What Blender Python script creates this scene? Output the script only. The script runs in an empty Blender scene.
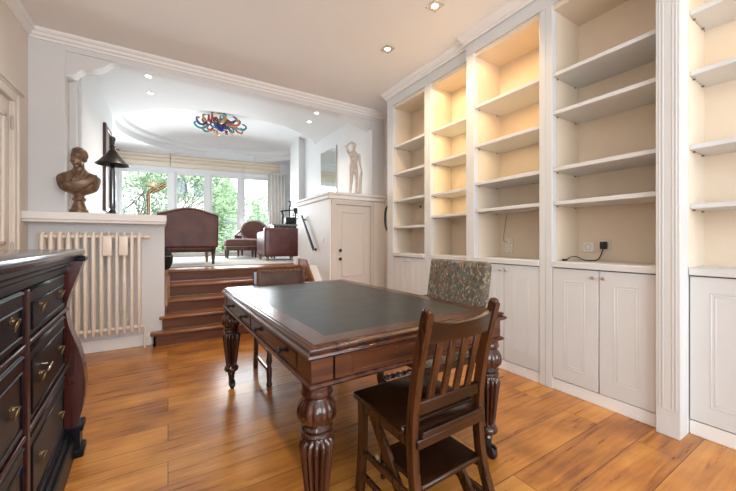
import bpy, bmesh, math, random
from mathutils import Vector, Matrix, noise
random.seed(7)
PI = math.pi
scene = bpy.context.scene
COL = scene.collection

# ------------------------------------------------------------------ amounts
SPOTS = [(2.87, 34), (2.13, 38), (.30, 2)]
AMB, HON = (1, .58, .22), (1, .70, .34)
BAYL = [(2.61, 2.60, 2.93, .40, 1.3, HON), (2.61, 2.60, 2.40, .40, .9, HON), (2.61, 2.60, 2.03, .40, .7, HON), (2.61, 2.60, 1.66, .40, .5, HON),
        (2.55, 1.856, 2.93, .50, 1.1, AMB), (2.55, 1.856, 2.43, .50, .9, AMB), (2.55, 1.856, 2.05, .50, .5, HON),
        (2.65, .20, 2.93, .6, 0.5, AMB), (2.65, .20, 2.49, .6, .5, AMB), (2.65, .20, 2.12, .6, .2, HON)]
CHROT = 2
SKY, SKYC = 2.0, (.90, .97, 1.0)
WINP, REARP, EXPO = 92, 70, 0.84
LFILL = [(2.2, 52), (1.1, 36), (-.6, 30)]

# ------------------------------------------------------------------ helpers
class MB:
    """collects shapes and links them as ONE mesh object"""
    def __init__(s):
        s.v = []; s.f = []; s.sm = []
    def add(s, verts, faces, smooth=True, M=None):
        o = len(s.v)
        for p in verts:
            p = Vector(p)
            s.v.append(tuple(M @ p) if M is not None else tuple(p))
        for f in faces:
            s.f.append(tuple(i + o for i in f)); s.sm.append(smooth)
        return s
    def bm(s, b, smooth=True, M=None):
        b.verts.index_update()
        s.add([v.co.copy() for v in b.verts], [[v.index for v in f.verts] for f in b.faces], smooth, M)
        b.free(); return s
    def box(s, x0, x1, y0, y1, z0, z1, bev=0.0, M=None, seg=1):
        b = bmesh.new(); bmesh.ops.create_cube(b, size=1.0)
        for v in b.verts:
            v.co = Vector((x0 if v.co.x < 0 else x1, y0 if v.co.y < 0 else y1, z0 if v.co.z < 0 else z1))
        if bev:
            bmesh.ops.bevel(b, geom=list(b.edges), offset=bev, segments=seg, affect='EDGES', profile=.5)
        return s.bm(b, bev > 0, M)
    def bar(s, p, q, w, d, up=(0, 0, 1), bev=0.0):
        """rectangular bar from p to q: width w (sideways), d (along up)"""
        p = Vector(p); q = Vector(q); z = (q - p); L = z.length; z.normalize()
        x = z.cross(Vector(up)); x = x.normalized() if x.length > 1e-5 else Vector((1, 0, 0))
        y = z.cross(x)
        M = Matrix(((x.x, y.x, z.x, p.x), (x.y, y.y, z.y, p.y), (x.z, y.z, z.z, p.z), (0, 0, 0, 1)))
        return s.box(-w/2, w/2, -d/2, d/2, 0, L, bev, M)
    def tube(s, pts, r, seg=10, closed=False):
        """round tube along points, r a number or list"""
        P = [Vector(p) for p in pts]; n = len(P)
        R = r if isinstance(r, (list, tuple)) else [r]*n
        T = []
        for i in range(n):
            a = P[i-1] if (i > 0 or closed) else P[i]
            c = P[(i+1) % n] if (i < n-1 or closed) else P[i]
            t = c - a; T.append(t.normalized() if t.length > 1e-9 else Vector((0, 0, 1)))
        ref = Vector((0, 0, 1)) if abs(T[0].z) < .9 else Vector((1, 0, 0))
        u = T[0].cross(ref).normalized(); vs = []; fs = []
        for i in range(n):
            u = u - T[i]*u.dot(T[i]); u = u.normalized() if u.length > 1e-6 else T[i].orthogonal().normalized(); w = T[i].cross(u)
            for k in range(seg):
                a = 2*PI*k/seg
                vs.append(P[i] + (u*math.cos(a) + w*math.sin(a))*R[i])
        m = n if closed else n-1
        for i in range(m):
            j = (i+1) % n
            for k in range(seg):
                l = (k+1) % seg
                fs.append((i*seg+k, i*seg+l, j*seg+l, j*seg+k))
        if not closed:
            fs.append(tuple(range(seg))[::-1]); fs.append(tuple((n-1)*seg+k for k in range(seg)))
        return s.add(vs, fs)
    def lathe(s, prof, seg=32, M=None, flute=0, cap=True):
        """prof: (r, z[, depth of reeding])"""
        vs = []; fs = []; n = len(prof)
        for p in prof:
            d = p[2] if len(p) > 2 else 0
            for k in range(seg):
                a = 2*PI*k/seg
                r = p[0]*(1 - d*(1 - abs(math.sin(flute*a/2)))) if flute and d else p[0]
                vs.append((r*math.cos(a), r*math.sin(a), p[1]))
        for i in range(n-1):
            for k in range(seg):
                l = (k+1) % seg
                fs.append((i*seg+k, i*seg+l, (i+1)*seg+l, (i+1)*seg+k))
        if cap:
            fs.append(tuple(range(seg))[::-1]); fs.append(tuple((n-1)*seg+k for k in range(seg)))
        return s.add(vs, fs, True, M)
    def prism(s, poly, h0, h1, axis='z', M=None, smooth=False):
        """polygon (a,b) extruded along axis between h0 and h1.  axis z:(x,y) y:(x,z) x:(y,z)"""
        def P(a, b, h):
            return (a, b, h) if axis == 'z' else (a, h, b) if axis == 'y' else (h, a, b)
        n = len(poly)
        vs = [P(a, b, h0) for a, b in poly] + [P(a, b, h1) for a, b in poly]
        fs = [tuple(range(n)), tuple(range(2*n-1, n-1, -1))]
        for i in range(n):
            j = (i+1) % n; fs.append((j, i, i+n, j+n))
        return s.add(vs, fs, smooth, M)
    def sweep(s, prof, path, closed=False):
        """profile (d,z), d along the left normal of the XY path, mitred"""
        n = len(path); P = [Vector((p[0], p[1])) for p in path]; vs = []; m = len(prof); fs = []
        for i in range(n):
            d0 = (P[i]-P[i-1]).normalized() if (i > 0 or closed) else None
            d1 = (P[(i+1) % n]-P[i]).normalized() if (i < n-1 or closed) else None
            d0 = d0 or d1; d1 = d1 or d0
            n0 = Vector((-d0.y, d0.x)); n1 = Vector((-d1.y, d1.x)); mt = (n0+n1); mt = mt/max(1e-6, mt.dot(n0))
            for d, z in prof:
                q = P[i] + mt*d; vs.append((q.x, q.y, z))
        for i in range(n if closed else n-1):
            j = (i+1) % n
            for k in range(m-1):
                fs.append((i*m+k, i*m+k+1, j*m+k+1, j*m+k))
        if not closed:
            fs.append(tuple(range(m))[::-1]); fs.append(tuple((n-1)*m+k for k in range(m)))
        return s.add(vs, fs, False)
    def pad(s, sx, sy, sz, r, loc=(0, 0, 0), n=8, puff=0.0, M=None):
        """upholstered rounded box centred at loc"""
        vs = {}; V = []; F = []
        h = Vector((sx/2, sy/2, sz/2)); r = min(r, h.x, h.y, h.z)
        def vert(c):
            k = tuple(round(q, 5) for q in c)
            if k not in vs:
                p = Vector((c[0]*h.x, c[1]*h.y, c[2]*h.z))
                q = Vector([max(-h[i]+r, min(h[i]-r, p[i])) for i in range(3)])
                d = p - q
                if d.length > 1e-9: d = d.normalized()*r
                w = q + d
                if puff:
                    w.z += puff*(1 if c[2] > 0 else -1)*abs(c[2])*max(0, 1-c[0]**2)*max(0, 1-c[1]**2)
                vs[k] = len(V); V.append(w + Vector(loc))
            return vs[k]
        # denser near the edges
        g = [-1 + 2*i/n for i in range(n+1)]
        g = [math.copysign(1-(1-abs(t))**1.6, t) for t in g]
        for ax in range(3):
            for sg in (-1, 1):
                for i in range(n):
                    for j in range(n):
                        q = []
                        for a, b in ((i, j), (i+1, j), (i+1, j+1), (i, j+1)):
                            c = [0, 0, 0]; c[ax] = sg; c[(ax+1) % 3] = g[a]; c[(ax+2) % 3] = g[b]; q.append(vert(c))
                        F.append(tuple(q if sg > 0 else q[::-1]))
        return s.add(V, F, True, M)
    def ball(s, c, r, sub=2, M=None):
        b = bmesh.new(); bmesh.ops.create_icosphere(b, subdivisions=sub, radius=1)
        R = r if isinstance(r, (tuple, list)) else (r, r, r)
        for v in b.verts:
            v.co = Vector((v.co.x*R[0]+c[0], v.co.y*R[1]+c[1], v.co.z*R[2]+c[2]))
        return s.bm(b, True, M)
    def mesh(s, name, angle=38):
        me = bpy.data.meshes.new(name); me.from_pydata(s.v, [], s.f)
        me.polygons.foreach_set('use_smooth', s.sm)
        b = bmesh.new(); b.from_mesh(me); bmesh.ops.recalc_face_normals(b, faces=b.faces); b.to_mesh(me); b.free()
        me.set_sharp_from_angle(angle=math.radians(angle)); me.update()
        return me
    def build(s, name, mat, parent=None, angle=38, loc=None):
        o = bpy.data.objects.new(name, s.mesh(name, angle)); COL.objects.link(o)
        o.data.materials.append(mat)
        if parent is not None: o.parent = parent
        if loc: o.location = loc
        return o

def tag(o, label, cat, group=None, kind=None):
    o['label'] = label; o['category'] = cat
    if group: o['group'] = group
    if kind: o['kind'] = kind
    return o
def thing(name, label, cat, loc=(0, 0, 0), rz=0.0, group=None):
    o = bpy.data.objects.new(name, None); COL.objects.link(o); o.empty_display_size = .1
    o.location = loc; o.rotation_euler = (0, 0, rz)
    return tag(o, label, cat, group)
def struct(o, label=None):
    o['kind'] = 'structure'
    if label: o['label'] = label; 
    return o
def copy_tree(o, parent=None):
    c = o.copy(); COL.objects.link(c); c.parent = parent
    for ch in [k for k in bpy.data.objects if k.parent == o]:
        copy_tree(ch, c)
    return c
def T(x, y, z): return Matrix.Translation((x, y, z))
def RX(a): return Matrix.Rotation(a, 4, 'X')
def RY(a): return Matrix.Rotation(a, 4, 'Y')
def RZ(a): return Matrix.Rotation(a, 4, 'Z')
def arc(cx, cz, r, a0, a1, n):
    return [(cx+r*math.cos(math.radians(a0+(a1-a0)*i/n)), cz+r*math.sin(math.radians(a0+(a1-a0)*i/n))) for i in range(n+1)]
def spline(P, n=8):
    """Catmull-Rom through points of any dimension"""
    out = []
    for i in range(len(P)-1):
        p0 = P[max(0, i-1)]; p1 = P[i]; p2 = P[i+1]; p3 = P[min(len(P)-1, i+2)]
        for k in range(n):
            t = k/n
            out.append(tuple(.5*((2*b)+(-a+c)*t+(2*a-5*b+4*c-d)*t*t+(-a+3*b-3*c+d)*t**3) for a, b, c, d in zip(p0, p1, p2, p3)))
    out.append(tuple(P[-1])); return out
def organic(mb, voxel, smooth=4, fac=.5):
    """one continuous skin over the collected shapes"""
    me = bpy.data.meshes.new('tmp'); me.from_pydata(mb.v, [], mb.f)
    o = bpy.data.objects.new('tmp', me); COL.objects.link(o)
    m = o.modifiers.new('r', 'REMESH'); m.mode = 'VOXEL'; m.voxel_size = voxel
    m = o.modifiers.new('s', 'SMOOTH'); m.iterations = smooth; m.factor = fac
    dg = bpy.context.evaluated_depsgraph_get()
    e = o.evaluated_get(dg); t = e.to_mesh()
    r = MB(); r.add([v.co.copy() for v in t.vertices], [tuple(p.vertices) for p in t.polygons])
    e.to_mesh_clear(); bpy.data.objects.remove(o); bpy.data.meshes.remove(me)
    return r
def chain(mb, P, R, sub=2):
    """limb: spheres along a bent line with tapering radius"""
    for i in range(len(P)-1):
        a = Vector(P[i]); b = Vector(P[i+1]); L = (b-a).length
        n = max(1, int(L/(.35*min(R[i], R[i+1]))))
        for k in range(n+1):
            t = k/n; c = a.lerp(b, t); mb.ball(c, R[i]+(R[i+1]-R[i])*t, sub)

def nails(parent, pts, m, r, loc=(0, 0, 0), rot=(0, 0, 0)):
    """upholstery nails, one small part each"""
    me = MB().ball((0, 0, 0), r, 1).mesh('upholstery_nail'); me.materials.append(m)
    RM = T(*loc) @ RX(rot[0])
    for p in pts:
        o = bpy.data.objects.new('upholstery_nail', me); COL.objects.link(o); o.parent = parent; o.location = RM @ Vector(p)
# ------------------------------------------------------------------ materials
def mat(name, color, rough=.5, metal=0.0, noise_amt=0.0, noise_scale=8.0, bump=0.0, bump_scale=40.0, coat=0.0, color2=None, stretch=None, spec=.5, rvar=0.0):
    m = bpy.data.materials.new(name); m.use_nodes = True
    nt = m.node_tree; N = nt.nodes; L = nt.links
    b = N['Principled BSDF']
    b.inputs['Base Color'].default_value = (*color, 1); b.inputs['Roughness'].default_value = rough
    b.inputs['Metallic'].default_value = metal; b.inputs['Coat Weight'].default_value = coat
    b.inputs['Coat Roughness'].default_value = .12; b.inputs['Specular IOR Level'].default_value = spec
    tc = N.new('ShaderNodeTexCoord'); mp = N.new('ShaderNodeMapping'); L.new(tc.outputs['Object'], mp.inputs['Vector'])
    if stretch: mp.inputs['Scale'].default_value = stretch
    if noise_amt or color2:
        n = N.new('ShaderNodeTexNoise'); n.inputs['Scale'].default_value = noise_scale; n.inputs['Detail'].default_value = 6
        L.new(mp.outputs['Vector'], n.inputs['Vector'])
        r = N.new('ShaderNodeValToRGB'); c2 = color2 or tuple(c*(1-noise_amt) for c in color)
        r.color_ramp.elements[0].position = .33; r.color_ramp.elements[1].position = .67
        r.color_ramp.elements[0].color = (*c2, 1); r.color_ramp.elements[1].color = (*color, 1)
        L.new(n.outputs['Fac'], r.inputs['Fac']); L.new(r.outputs['Color'], b.inputs['Base Color'])
        if rvar:
            q = N.new('ShaderNodeMapRange'); q.inputs['To Min'].default_value = rough-rvar; q.inputs['To Max'].default_value = rough+rvar
            L.new(n.outputs['Fac'], q.inputs['Value']); L.new(q.outputs['Result'], b.inputs['Roughness'])
    if bump:
        n2 = N.new('ShaderNodeTexNoise'); n2.inputs['Scale'].default_value = bump_scale; n2.inputs['Detail'].default_value = 4
        L.new(mp.outputs['Vector'], n2.inputs['Vector'])
        bp = N.new('ShaderNodeBump'); bp.inputs['Strength'].default_value = bump; bp.inputs['Distance'].default_value = .01
        L.new(n2.outputs['Fac'], bp.inputs['Height']); L.new(bp.outputs['Normal'], b.inputs['Normal'])
    return m
def emit(name, color, strength):
    m = bpy.data.materials.new(name); m.use_nodes = True; N = m.node_tree.nodes
    b = N['Principled BSDF']; b.inputs['Base Color'].default_value = (*color, 1)
    b.inputs['Emission Color'].default_value = (*color, 1); b.inputs['Emission Strength'].default_value = strength
    return m
def glass_mat(name, tint, gloss=.08, rough=0.0):
    m = bpy.data.materials.new(name); m.use_nodes = True; nt = m.node_tree; N = nt.nodes; L = nt.links
    N.remove(N['Principled BSDF'])
    t = N.new('ShaderNodeBsdfTransparent'); t.inputs['Color'].default_value = (*tint, 1)
    g = N.new('ShaderNodeBsdfGlossy'); g.inputs['Roughness'].default_value = rough
    fr = N.new('ShaderNodeLayerWeight'); fr.inputs['Blend'].default_value = .25
    mx = N.new('ShaderNodeMixShader'); mu = N.new('ShaderNodeMath'); mu.operation = 'MULTIPLY_ADD'
    mu.inputs[1].default_value = .25; mu.inputs[2].default_value = gloss
    L.new(fr.outputs['Fresnel'], mu.inputs[0]); L.new(mu.outputs[0], mx.inputs['Fac'])
    L.new(t.outputs[0], mx.inputs[1]); L.new(g.outputs[0], mx.inputs[2]); L.new(mx.outputs[0], N['Material Output'].inputs['Surface'])
    return m
def wood(name, c1, c2, rough=.3, axis='x', coat=.3, scale=1.0, spec=.5):
    st = {'x': (1.2*scale, 14*scale, 14*scale), 'y': (14*scale, 1.2*scale, 14*scale), 'z': (14*scale, 14*scale, 1.2*scale)}[axis]
    return mat(name, c1, rough, 0, 0, 2.2, .06, 30, coat, c2, st, spec, .06)

def floor_mat():
    m = bpy.data.materials.new('oak_planks'); m.use_nodes = True; nt = m.node_tree; N = nt.nodes; L = nt.links
    b = N['Principled BSDF']
    tc = N.new('ShaderNodeTexCoord')
    br = N.new('ShaderNodeTexBrick'); L.new(tc.outputs['Object'], br.inputs['Vector'])
    br.offset = .37; br.inputs['Scale'].default_value = 1; br.inputs['Brick Width'].default_value = 2.3
    br.inputs['Row Height'].default_value = .2; br.inputs['Mortar Size'].default_value = .0022; br.inputs['Mortar Smooth'].default_value = .2
    br.inputs['Color1'].default_value = (0, 0, 0, 1); br.inputs['Color2'].default_value = (1, 1, 1, 1); br.inputs['Mortar'].default_value = (.5, .5, .5, 1)
    # grain
    mp = N.new('ShaderNodeMapping'); mp.inputs['Scale'].default_value = (1.4, 16, 1); L.new(tc.outputs['Object'], mp.inputs['Vector'])
    # shift grain per plank
    ad = N.new('ShaderNodeVectorMath'); ad.operation = 'ADD'; L.new(mp.outputs[0], ad.inputs[0])
    sc = N.new('ShaderNodeVectorMath'); sc.operation = 'SCALE'; sc.inputs['Scale'].default_value = 9; L.new(br.outputs['Color'], sc.inputs[0]); L.new(sc.outputs[0], ad.inputs[1])
    gr = N.new('ShaderNodeTexNoise'); gr.inputs['Scale'].default_value = 1.6; gr.inputs['Detail'].default_value = 8; gr.inputs['Roughness'].default_value = .62; gr.inputs['Distortion'].default_value = .6
    L.new(ad.outputs[0], gr.inputs['Vector'])
    bl = N.new('ShaderNodeTexNoise'); bl.inputs['Scale'].default_value = 3.2; bl.inputs['Detail'].default_value = 5; L.new(tc.outputs['Object'], bl.inputs['Vector'])
    r1 = N.new('ShaderNodeValToRGB'); E = r1.color_ramp.elements
    E[0].position = .33; E[0].color = FLOOR_DARK; E[1].position = .64; E[1].color = FLOOR_LIGHT
    e = E.new(.48); e.color = FLOOR_MID
    mxv = N.new('ShaderNodeMath'); mxv.operation = 'MULTIPLY_ADD'; mxv.inputs[1].default_value = .55; L.new(gr.outputs['Fac'], mxv.inputs[0])
    mb = N.new('ShaderNodeMath'); mb.operation = 'MULTIPLY'; mb.inputs[1].default_value = .45; L.new(bl.outputs['Fac'], mb.inputs[0]); L.new(mb.outputs[0], mxv.inputs[2])
    pv = N.new('ShaderNodeMath'); pv.operation = 'MULTIPLY_ADD'; pv.inputs[1].default_value = .20; L.new(br.outputs['Color'], pv.inputs[0])
    sb = N.new('ShaderNodeMath'); sb.operation = 'SUBTRACT'; sb.inputs[1].default_value = .10; L.new(mxv.outputs[0], sb.inputs[0]); L.new(sb.outputs[0], pv.inputs[2])
    L.new(pv.outputs[0], r1.inputs['Fac'])
    # knots
    vo = N.new('ShaderNodeTexVoronoi'); vo.inputs['Scale'].default_value = 1.15; mp2 = N.new('ShaderNodeMapping'); mp2.inputs['Scale'].default_value = (.8, 2.1, 1); L.new(tc.outputs['Object'], mp2.inputs['Vector'])
    dn = N.new('ShaderNodeVectorMath'); dn.operation = 'ADD'; L.new(mp2.outputs[0], dn.inputs[0])
    ds = N.new('ShaderNodeVectorMath'); ds.operation = 'SCALE'; ds.inputs['Scale'].default_value = .12; L.new(bl.outputs['Color'], ds.inputs[0]); L.new(ds.outputs[0], dn.inputs[1]); L.new(dn.outputs[0], vo.inputs['Vector'])
    kr = N.new('ShaderNodeMapRange'); kr.inputs['From Min'].default_value = .02; kr.inputs['From Max'].default_value = .16; kr.inputs['To Min'].default_value = .55; kr.inputs['To Max'].default_value = 0; L.new(vo.outputs['Distance'], kr.inputs['Value'])
    km = N.new('ShaderNodeMix'); km.data_type = 'RGBA'; L.new(kr.outputs[0], km.inputs['Factor']); L.new(r1.outputs['Color'], km.inputs['A']); km.inputs['B'].default_value = (.13, .045, .015, 1)
    sm = N.new('ShaderNodeMix'); sm.data_type = 'RGBA'; L.new(br.outputs['Fac'], sm.inputs['Factor']); L.new(km.outputs['Result'], sm.inputs['A']); sm.inputs['B'].default_value = (.10, .035, .012, 1)
    L.new(sm.outputs['Result'], b.inputs['Base Color'])
    rr = N.new('ShaderNodeMapRange'); rr.inputs['To Min'].default_value = .20; rr.inputs['To Max'].default_value = .40; L.new(gr.outputs['Fac'], rr.inputs['Value']); L.new(rr.outputs[0], b.inputs['Roughness'])
    bp = N.new('ShaderNodeBump'); bp.inputs['Strength'].default_value = .25; bp.inputs['Distance'].default_value = .004; bp.invert = True
    hh = N.new('ShaderNodeMath'); hh.operation = 'MULTIPLY_ADD'; hh.inputs[1].default_value = .25; L.new(gr.outputs['Fac'], hh.inputs[0]); L.new(br.outputs['Fac'], hh.inputs[2])
    L.new(hh.outputs[0], bp.inputs['Height']); L.new(bp.outputs[0], b.inputs['Normal'])
    b.inputs['Coat Weight'].default_value = .12; b.inputs['Coat Roughness'].default_value = .15
    return m
FLOOR_DARK = (.22, .072, .014, 1); FLOOR_MID = (.41, .160, .028, 1); FLOOR_LIGHT = (.56, .255, .058, 1)

def tapestry_mat():
    m = bpy.data.materials.new('leafy_tapestry'); m.use_nodes = True; nt = m.node_tree; N = nt.nodes; L = nt.links
    b = N['Principled BSDF']; b.inputs['Roughness'].default_value = .9
    tc = N.new('ShaderNodeTexCoord'); n = N.new('ShaderNodeTexNoise'); n.inputs['Scale'].default_value = 14; L.new(tc.outputs['Object'], n.inputs['Vector'])
    s = N.new('ShaderNodeVectorMath'); s.operation = 'SCALE'; s.inputs['Scale'].default_value = .10; L.new(n.outputs['Color'], s.inputs[0])
    a = N.new('ShaderNodeVectorMath'); a.operation = 'ADD'; L.new(tc.outputs['Object'], a.inputs[0]); L.new(s.outputs[0], a.inputs[1])
    mp = N.new('ShaderNodeMapping'); mp.inputs['Scale'].default_value = (1, 1, .55); mp.inputs['Rotation'].default_value = (.7, 0, 0); L.new(a.outputs[0], mp.inputs['Vector'])
    v = N.new('ShaderNodeTexVoronoi'); v.inputs['Scale'].default_value = 75; L.new(mp.outputs[0], v.inputs['Vector'])
    sx = N.new('ShaderNodeSeparateColor'); L.new(v.outputs['Color'], sx.inputs[0])
    r = N.new('ShaderNodeValToRGB'); r.color_ramp.interpolation = 'CONSTANT'; E = r.color_ramp.elements
    cols = [(0, (.05, .052, .04)), (.24, (.30, .235, .145)), (.44, (.22, .08, .042)), (.56, (.10, .125, .135)), (.68, (.36, .30, .20)), (.82, (.12, .13, .07)), (.91, (.28, .15, .07))]
    E[0].position = 0; E[0].color = (*cols[0][1], 1); E[1].position = cols[1][0]; E[1].color = (*cols[1][1], 1)
    for p, c in cols[2:]:
        e = E.new(p); e.color = (*c, 1)
    L.new(sx.outputs[0], r.inputs['Fac'])
    ed = N.new('ShaderNodeMapRange'); ed.inputs['From Min'].default_value = .25; ed.inputs['From Max'].default_value = .62; ed.inputs['To Min'].default_value = 0; ed.inputs['To Max'].default_value = .85
    L.new(v.outputs['Distance'], ed.inputs['Value'])
    mx = N.new('ShaderNodeMix'); mx.data_type = 'RGBA'; L.new(ed.outputs[0], mx.inputs['Factor']); L.new(r.outputs['Color'], mx.inputs['A']); mx.inputs['B'].default_value = (.09, .08, .06, 1)
    L.new(mx.outputs['Result'], b.inputs['Base Color'])
    return m

WALL = mat('wall_paint', (.66, .645, .64), .6, 0, .03, 3, .03, 60)
WALLC = mat('warm_wall_paint', (.74, .66, .58), .6, 0, .03, 3, .03, 60)
CEIL = mat('ceiling_paint', (.84, .81, .78), .7, 0, .02, 2)
DOORW = mat('cupboard_door_paint', (.62, .56, .51), .5, 0, .02, 4)
WHITE = mat('white_paint', (.80, .77, .74), .55, 0, .02, 4)
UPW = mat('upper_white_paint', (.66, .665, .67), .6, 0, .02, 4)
CASE = mat('cabinet_lacquer', (.65, .66, .66), .38, 0, .03, 3, .01, 50)
INNER = mat('cabinet_inside_paint', (.75, .65, .525), .45, 0, .05, 4, .01, 50)
DARKGAP = mat('shadow_gap', (.10, .08, .065), .8)
SKIRT = mat('skirting_paint', (.80, .80, .79), .4)
RADI = mat('radiator_enamel', (.80, .70, .60), .35, 0, .04, 6)
OAK = floor_mat()
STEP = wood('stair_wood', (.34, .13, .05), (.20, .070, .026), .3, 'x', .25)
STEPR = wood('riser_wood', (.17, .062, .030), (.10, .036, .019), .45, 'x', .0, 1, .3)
STRING = wood('stringer_wood', (.33, .14, .06), (.21, .08, .03), .4, 'y', .1)
MAHOG = wood('table_mahogany', (.080, .024, .010), (.030, .010, .005), .22, 'y', .12, 1, .4)
MAHOGX = wood('apron_mahogany', (.092, .028, .010), (.034, .010, .005), .25, 'x', .08, 1, .4)
TURNED = wood('turned_mahogany', (.058, .016, .008), (.020, .007, .004), .2, 'z', .25)
CHAIRW = wood('step_chair_walnut', (.080, .027, .008), (.022, .008, .004), .28, 'z', .05, 1, .35)
CHAIRX = wood('step_chair_board', (.036, .012, .005), (.010, .004, .002), .2, 'x', .15, 1, .4)
EBON = mat('ebonised_chest', (.007, .008, .012), .36, 0, .3, 5, .03, 30, .0, (.004, .004, .007), (2, 14, 14), .16)
EBONTOP = mat('ebonised_top', (.030, .032, .040), .22, 0, .3, 5, .05, 30, .4, (.015, .016, .02), (14, 2, 14))
REDMAH = wood('red_mahogany', (.085, .016, .010), (.035, .008, .006), .2, 'z', .6)
RAIL = wood('chest_rail_mahogany', (.050, .014, .014), (.025, .008, .009), .35, 'y', .05, 1, .25)
LEATHER_TOP = mat('green_black_leather', (.012, .018, .020), .30, 0, .3, 10, .04, 220, .0, (.0105, .016, .0175), None, .36, .05)
TOOL = mat('tooled_border', (.045, .040, .030), .35)
BRASS = mat('aged_brass', (.36, .25, .12), .32, .9, .3, 30)
PALEB = mat('pale_lamp_shade', (.72, .60, .40), .4, .2)
BRASSB = mat('bright_brass', (.36, .27, .15), .25, .9, .15, 30)
ABRASS = mat('antique_brass', (.26, .18, .09), .38, .85, .3, 30)
STEELP = mat('nickel_key', (.65, .63, .60), .25, .9)
BLACK = mat('black_iron', (.018, .018, .020), .4, .3, .3, 40)
PLASTIC = mat('white_plastic', (.78, .75, .69), .3)
BLACKP = mat('black_plastic', (.015, .014, .014), .4)
BRONZE = mat('bronze_patina', (.27, .175, .11), .42, .55, .5, 22, .15, 90, 0, (.13, .085, .055))
PLASTER = mat('statue_plaster', (.68, .59, .50), .6, 0, .2, 25, .1, 90)
RUST = mat('rust_upholstery', (.125, .033, .017), .42, 0, .25, 7, .12, 120, 0, (.07, .018, .014), None, .4)
RUSTF = mat('rust_velvet', (.17, .075, .062), .8, 0, .2, 12, .1, 200)
OXBL = mat('oxblood_leather', (.115, .022, .018), .38, 0, .35, 6, .2, 60, .15, (.065, .012, .011))
PIPE = mat('grey_piping', (.30, .25, .22), .7)
DKWOOD = wood('dark_turned_wood', (.05, .018, .010), (.022, .008, .006), .25, 'z', .4)
LTWOOD = wood('pale_leg_wood', (.32, .17, .08), (.2, .1, .045), .4, 'z', .2)
BRLEATH = mat('brown_leather', (.085, .032, .016), .45, 0, .35, 8, .2, 70, .0, (.045, .016, .009), None, .3)
TAPES = tapestry_mat()
RUG = mat('pale_rug', (.62, .59, .55), .95, 0, .2, 30, .3, 300, 0, (.5, .48, .46))
SHADE_M = mat('dark_pewter', (.055, .050, .046), .33, .7, .3, 30)
CHROME = mat('dark_chrome', (.16, .17, .19), .15, 1)
FRAMEW = wood('picture_frame_wood', (.12, .03, .018), (.06, .016, .010), .3, 'z', .3)
CANVAS = mat('dim_canvas', (.30, .26, .22), .7, 0, .5, 5)
BLIND = mat('linen_blind', (.68, .60, .49), .9, 0, .08, 40, .2, 260, 0, None, (1, 1, 12))
CURT = mat('pale_curtain', (.78, .75, .70), .9, 0, .05, 20, .1, 200)
WFRAME = mat('window_paint', (.70, .71, .72), .4)
GLASS = glass_mat('window_glass', (.97, .985, .98), .01)
MIRROR = mat('mirror_glass', (.80, .86, .82), .06, 1)
LENS = emit('spot_lens', (1, .92, .78), 4)
LENSC = emit('spot_lens_cool', (1, .93, .84), 12)
STEELR = mat('spot_ring_steel', (.55, .52, .48), .3, .8)
GREEN = mat('leaf_green', (.32, .47, .27), .6, 0, .4, 3, 0, 0, 0, (.20, .33, .16))
GREENL = mat('leaf_light_green', (.52, .66, .44), .6, 0, .4, 3, 0, 0, 0, (.33, .48, .27))
GREENY = mat('leaf_grey_green', (.46, .54, .42), .6, 0, .4, 3, 0, 0, 0, (.32, .40, .28))
BARK = mat('tree_bark', (.17, .14, .115), .9, 0, .4, 12)
FACADE = mat('far_facade', (.78, .74, .71), .8, 0, .06, 1)
ROOFT = mat('far_roof', (.30, .22, .19), .8, 0, .2, 6)
LAWN = mat('lawn', (.12, .22, .05), .9, 0, .4, 6)
DECK = mat('balcony_slab', (.5, .48, .45), .8)

# ------------------------------------------------------------------ main room shell
XL, XR, YB, YR, ZC = -1.14, 2.97, 4.36, -2.6, 3.2     # left wall, right wall, back wall, rear wall, ceiling
PLAT, ZU = .76, 3.27                                  # raised room floor and ceiling

o = MB().box(XL-.2, XR+.2, YR-.2, 4.6, -.12, 0).build('floor', OAK); struct(o)
o = MB().box(XL-.2, XR+.2, YR-.2, YB+.02, ZC, ZC+.15).build('ceiling', CEIL); struct(o)

# left wall with a door opening (Y 3.02..3.96, up to 2.34)
DY0, DY1, DZ = 3.03, 3.965, 2.345
w = MB().box(XL-.2, XL, YR-.2, DY0, 0, ZC).box(XL-.2, XL, DY1, YB+.3, 0, ZC).box(XL-.2, XL, DY0, DY1, DZ, ZC)
struct(w.build('wall_left', WALLC))
d = bpy.data.objects.new('door_1', None); COL.objects.link(d); struct(d)
lf = MB().box(XL-.055, XL-.012, DY0+.006, DY1-.006, .01, DZ-.006)
for z0, z1 in ((.22, .95), (1.12, 2.2)):            # raised frames round two panels
    for a in ((DY0+.12, DY0+.15, z0, z1), (DY1-.15, DY1-.12, z0, z1), (DY0+.12, DY1-.12, z0, z0+.03), (DY0+.12, DY1-.12, z1-.03, z1)):
        lf.box(XL-.02, XL+.004, a[0], a[1], a[2], a[3], .004)
lf.build('door_leaf', WALLC, d)
cs = MB()
for y0, y1 in ((DY0-.12, DY0), (DY1, DY1+.12)):
    cs.box(XL-.001, XL+.022, y0, y1, 0, DZ+.10, .005).box(XL-.001, XL+.034, y0+.02 if y0 < DY0-.1 else y0+.05, y0+.06 if y0 < DY0-.1 else y0+.10, 0, DZ+.08, .006)
cs.box(XL-.001, XL+.024, DY0-.12, DY1+.12, DZ, DZ+.10, .005).box(XL-.001, XL+.05, DY0-.15, DY1+.15, DZ+.09, DZ+.125, .008).box(XL-.001, XL+.035, DY0-.13, DY1+.13, DZ+.07, DZ+.09, .006)
cs.build('door_casing', WALLC, d)
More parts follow.
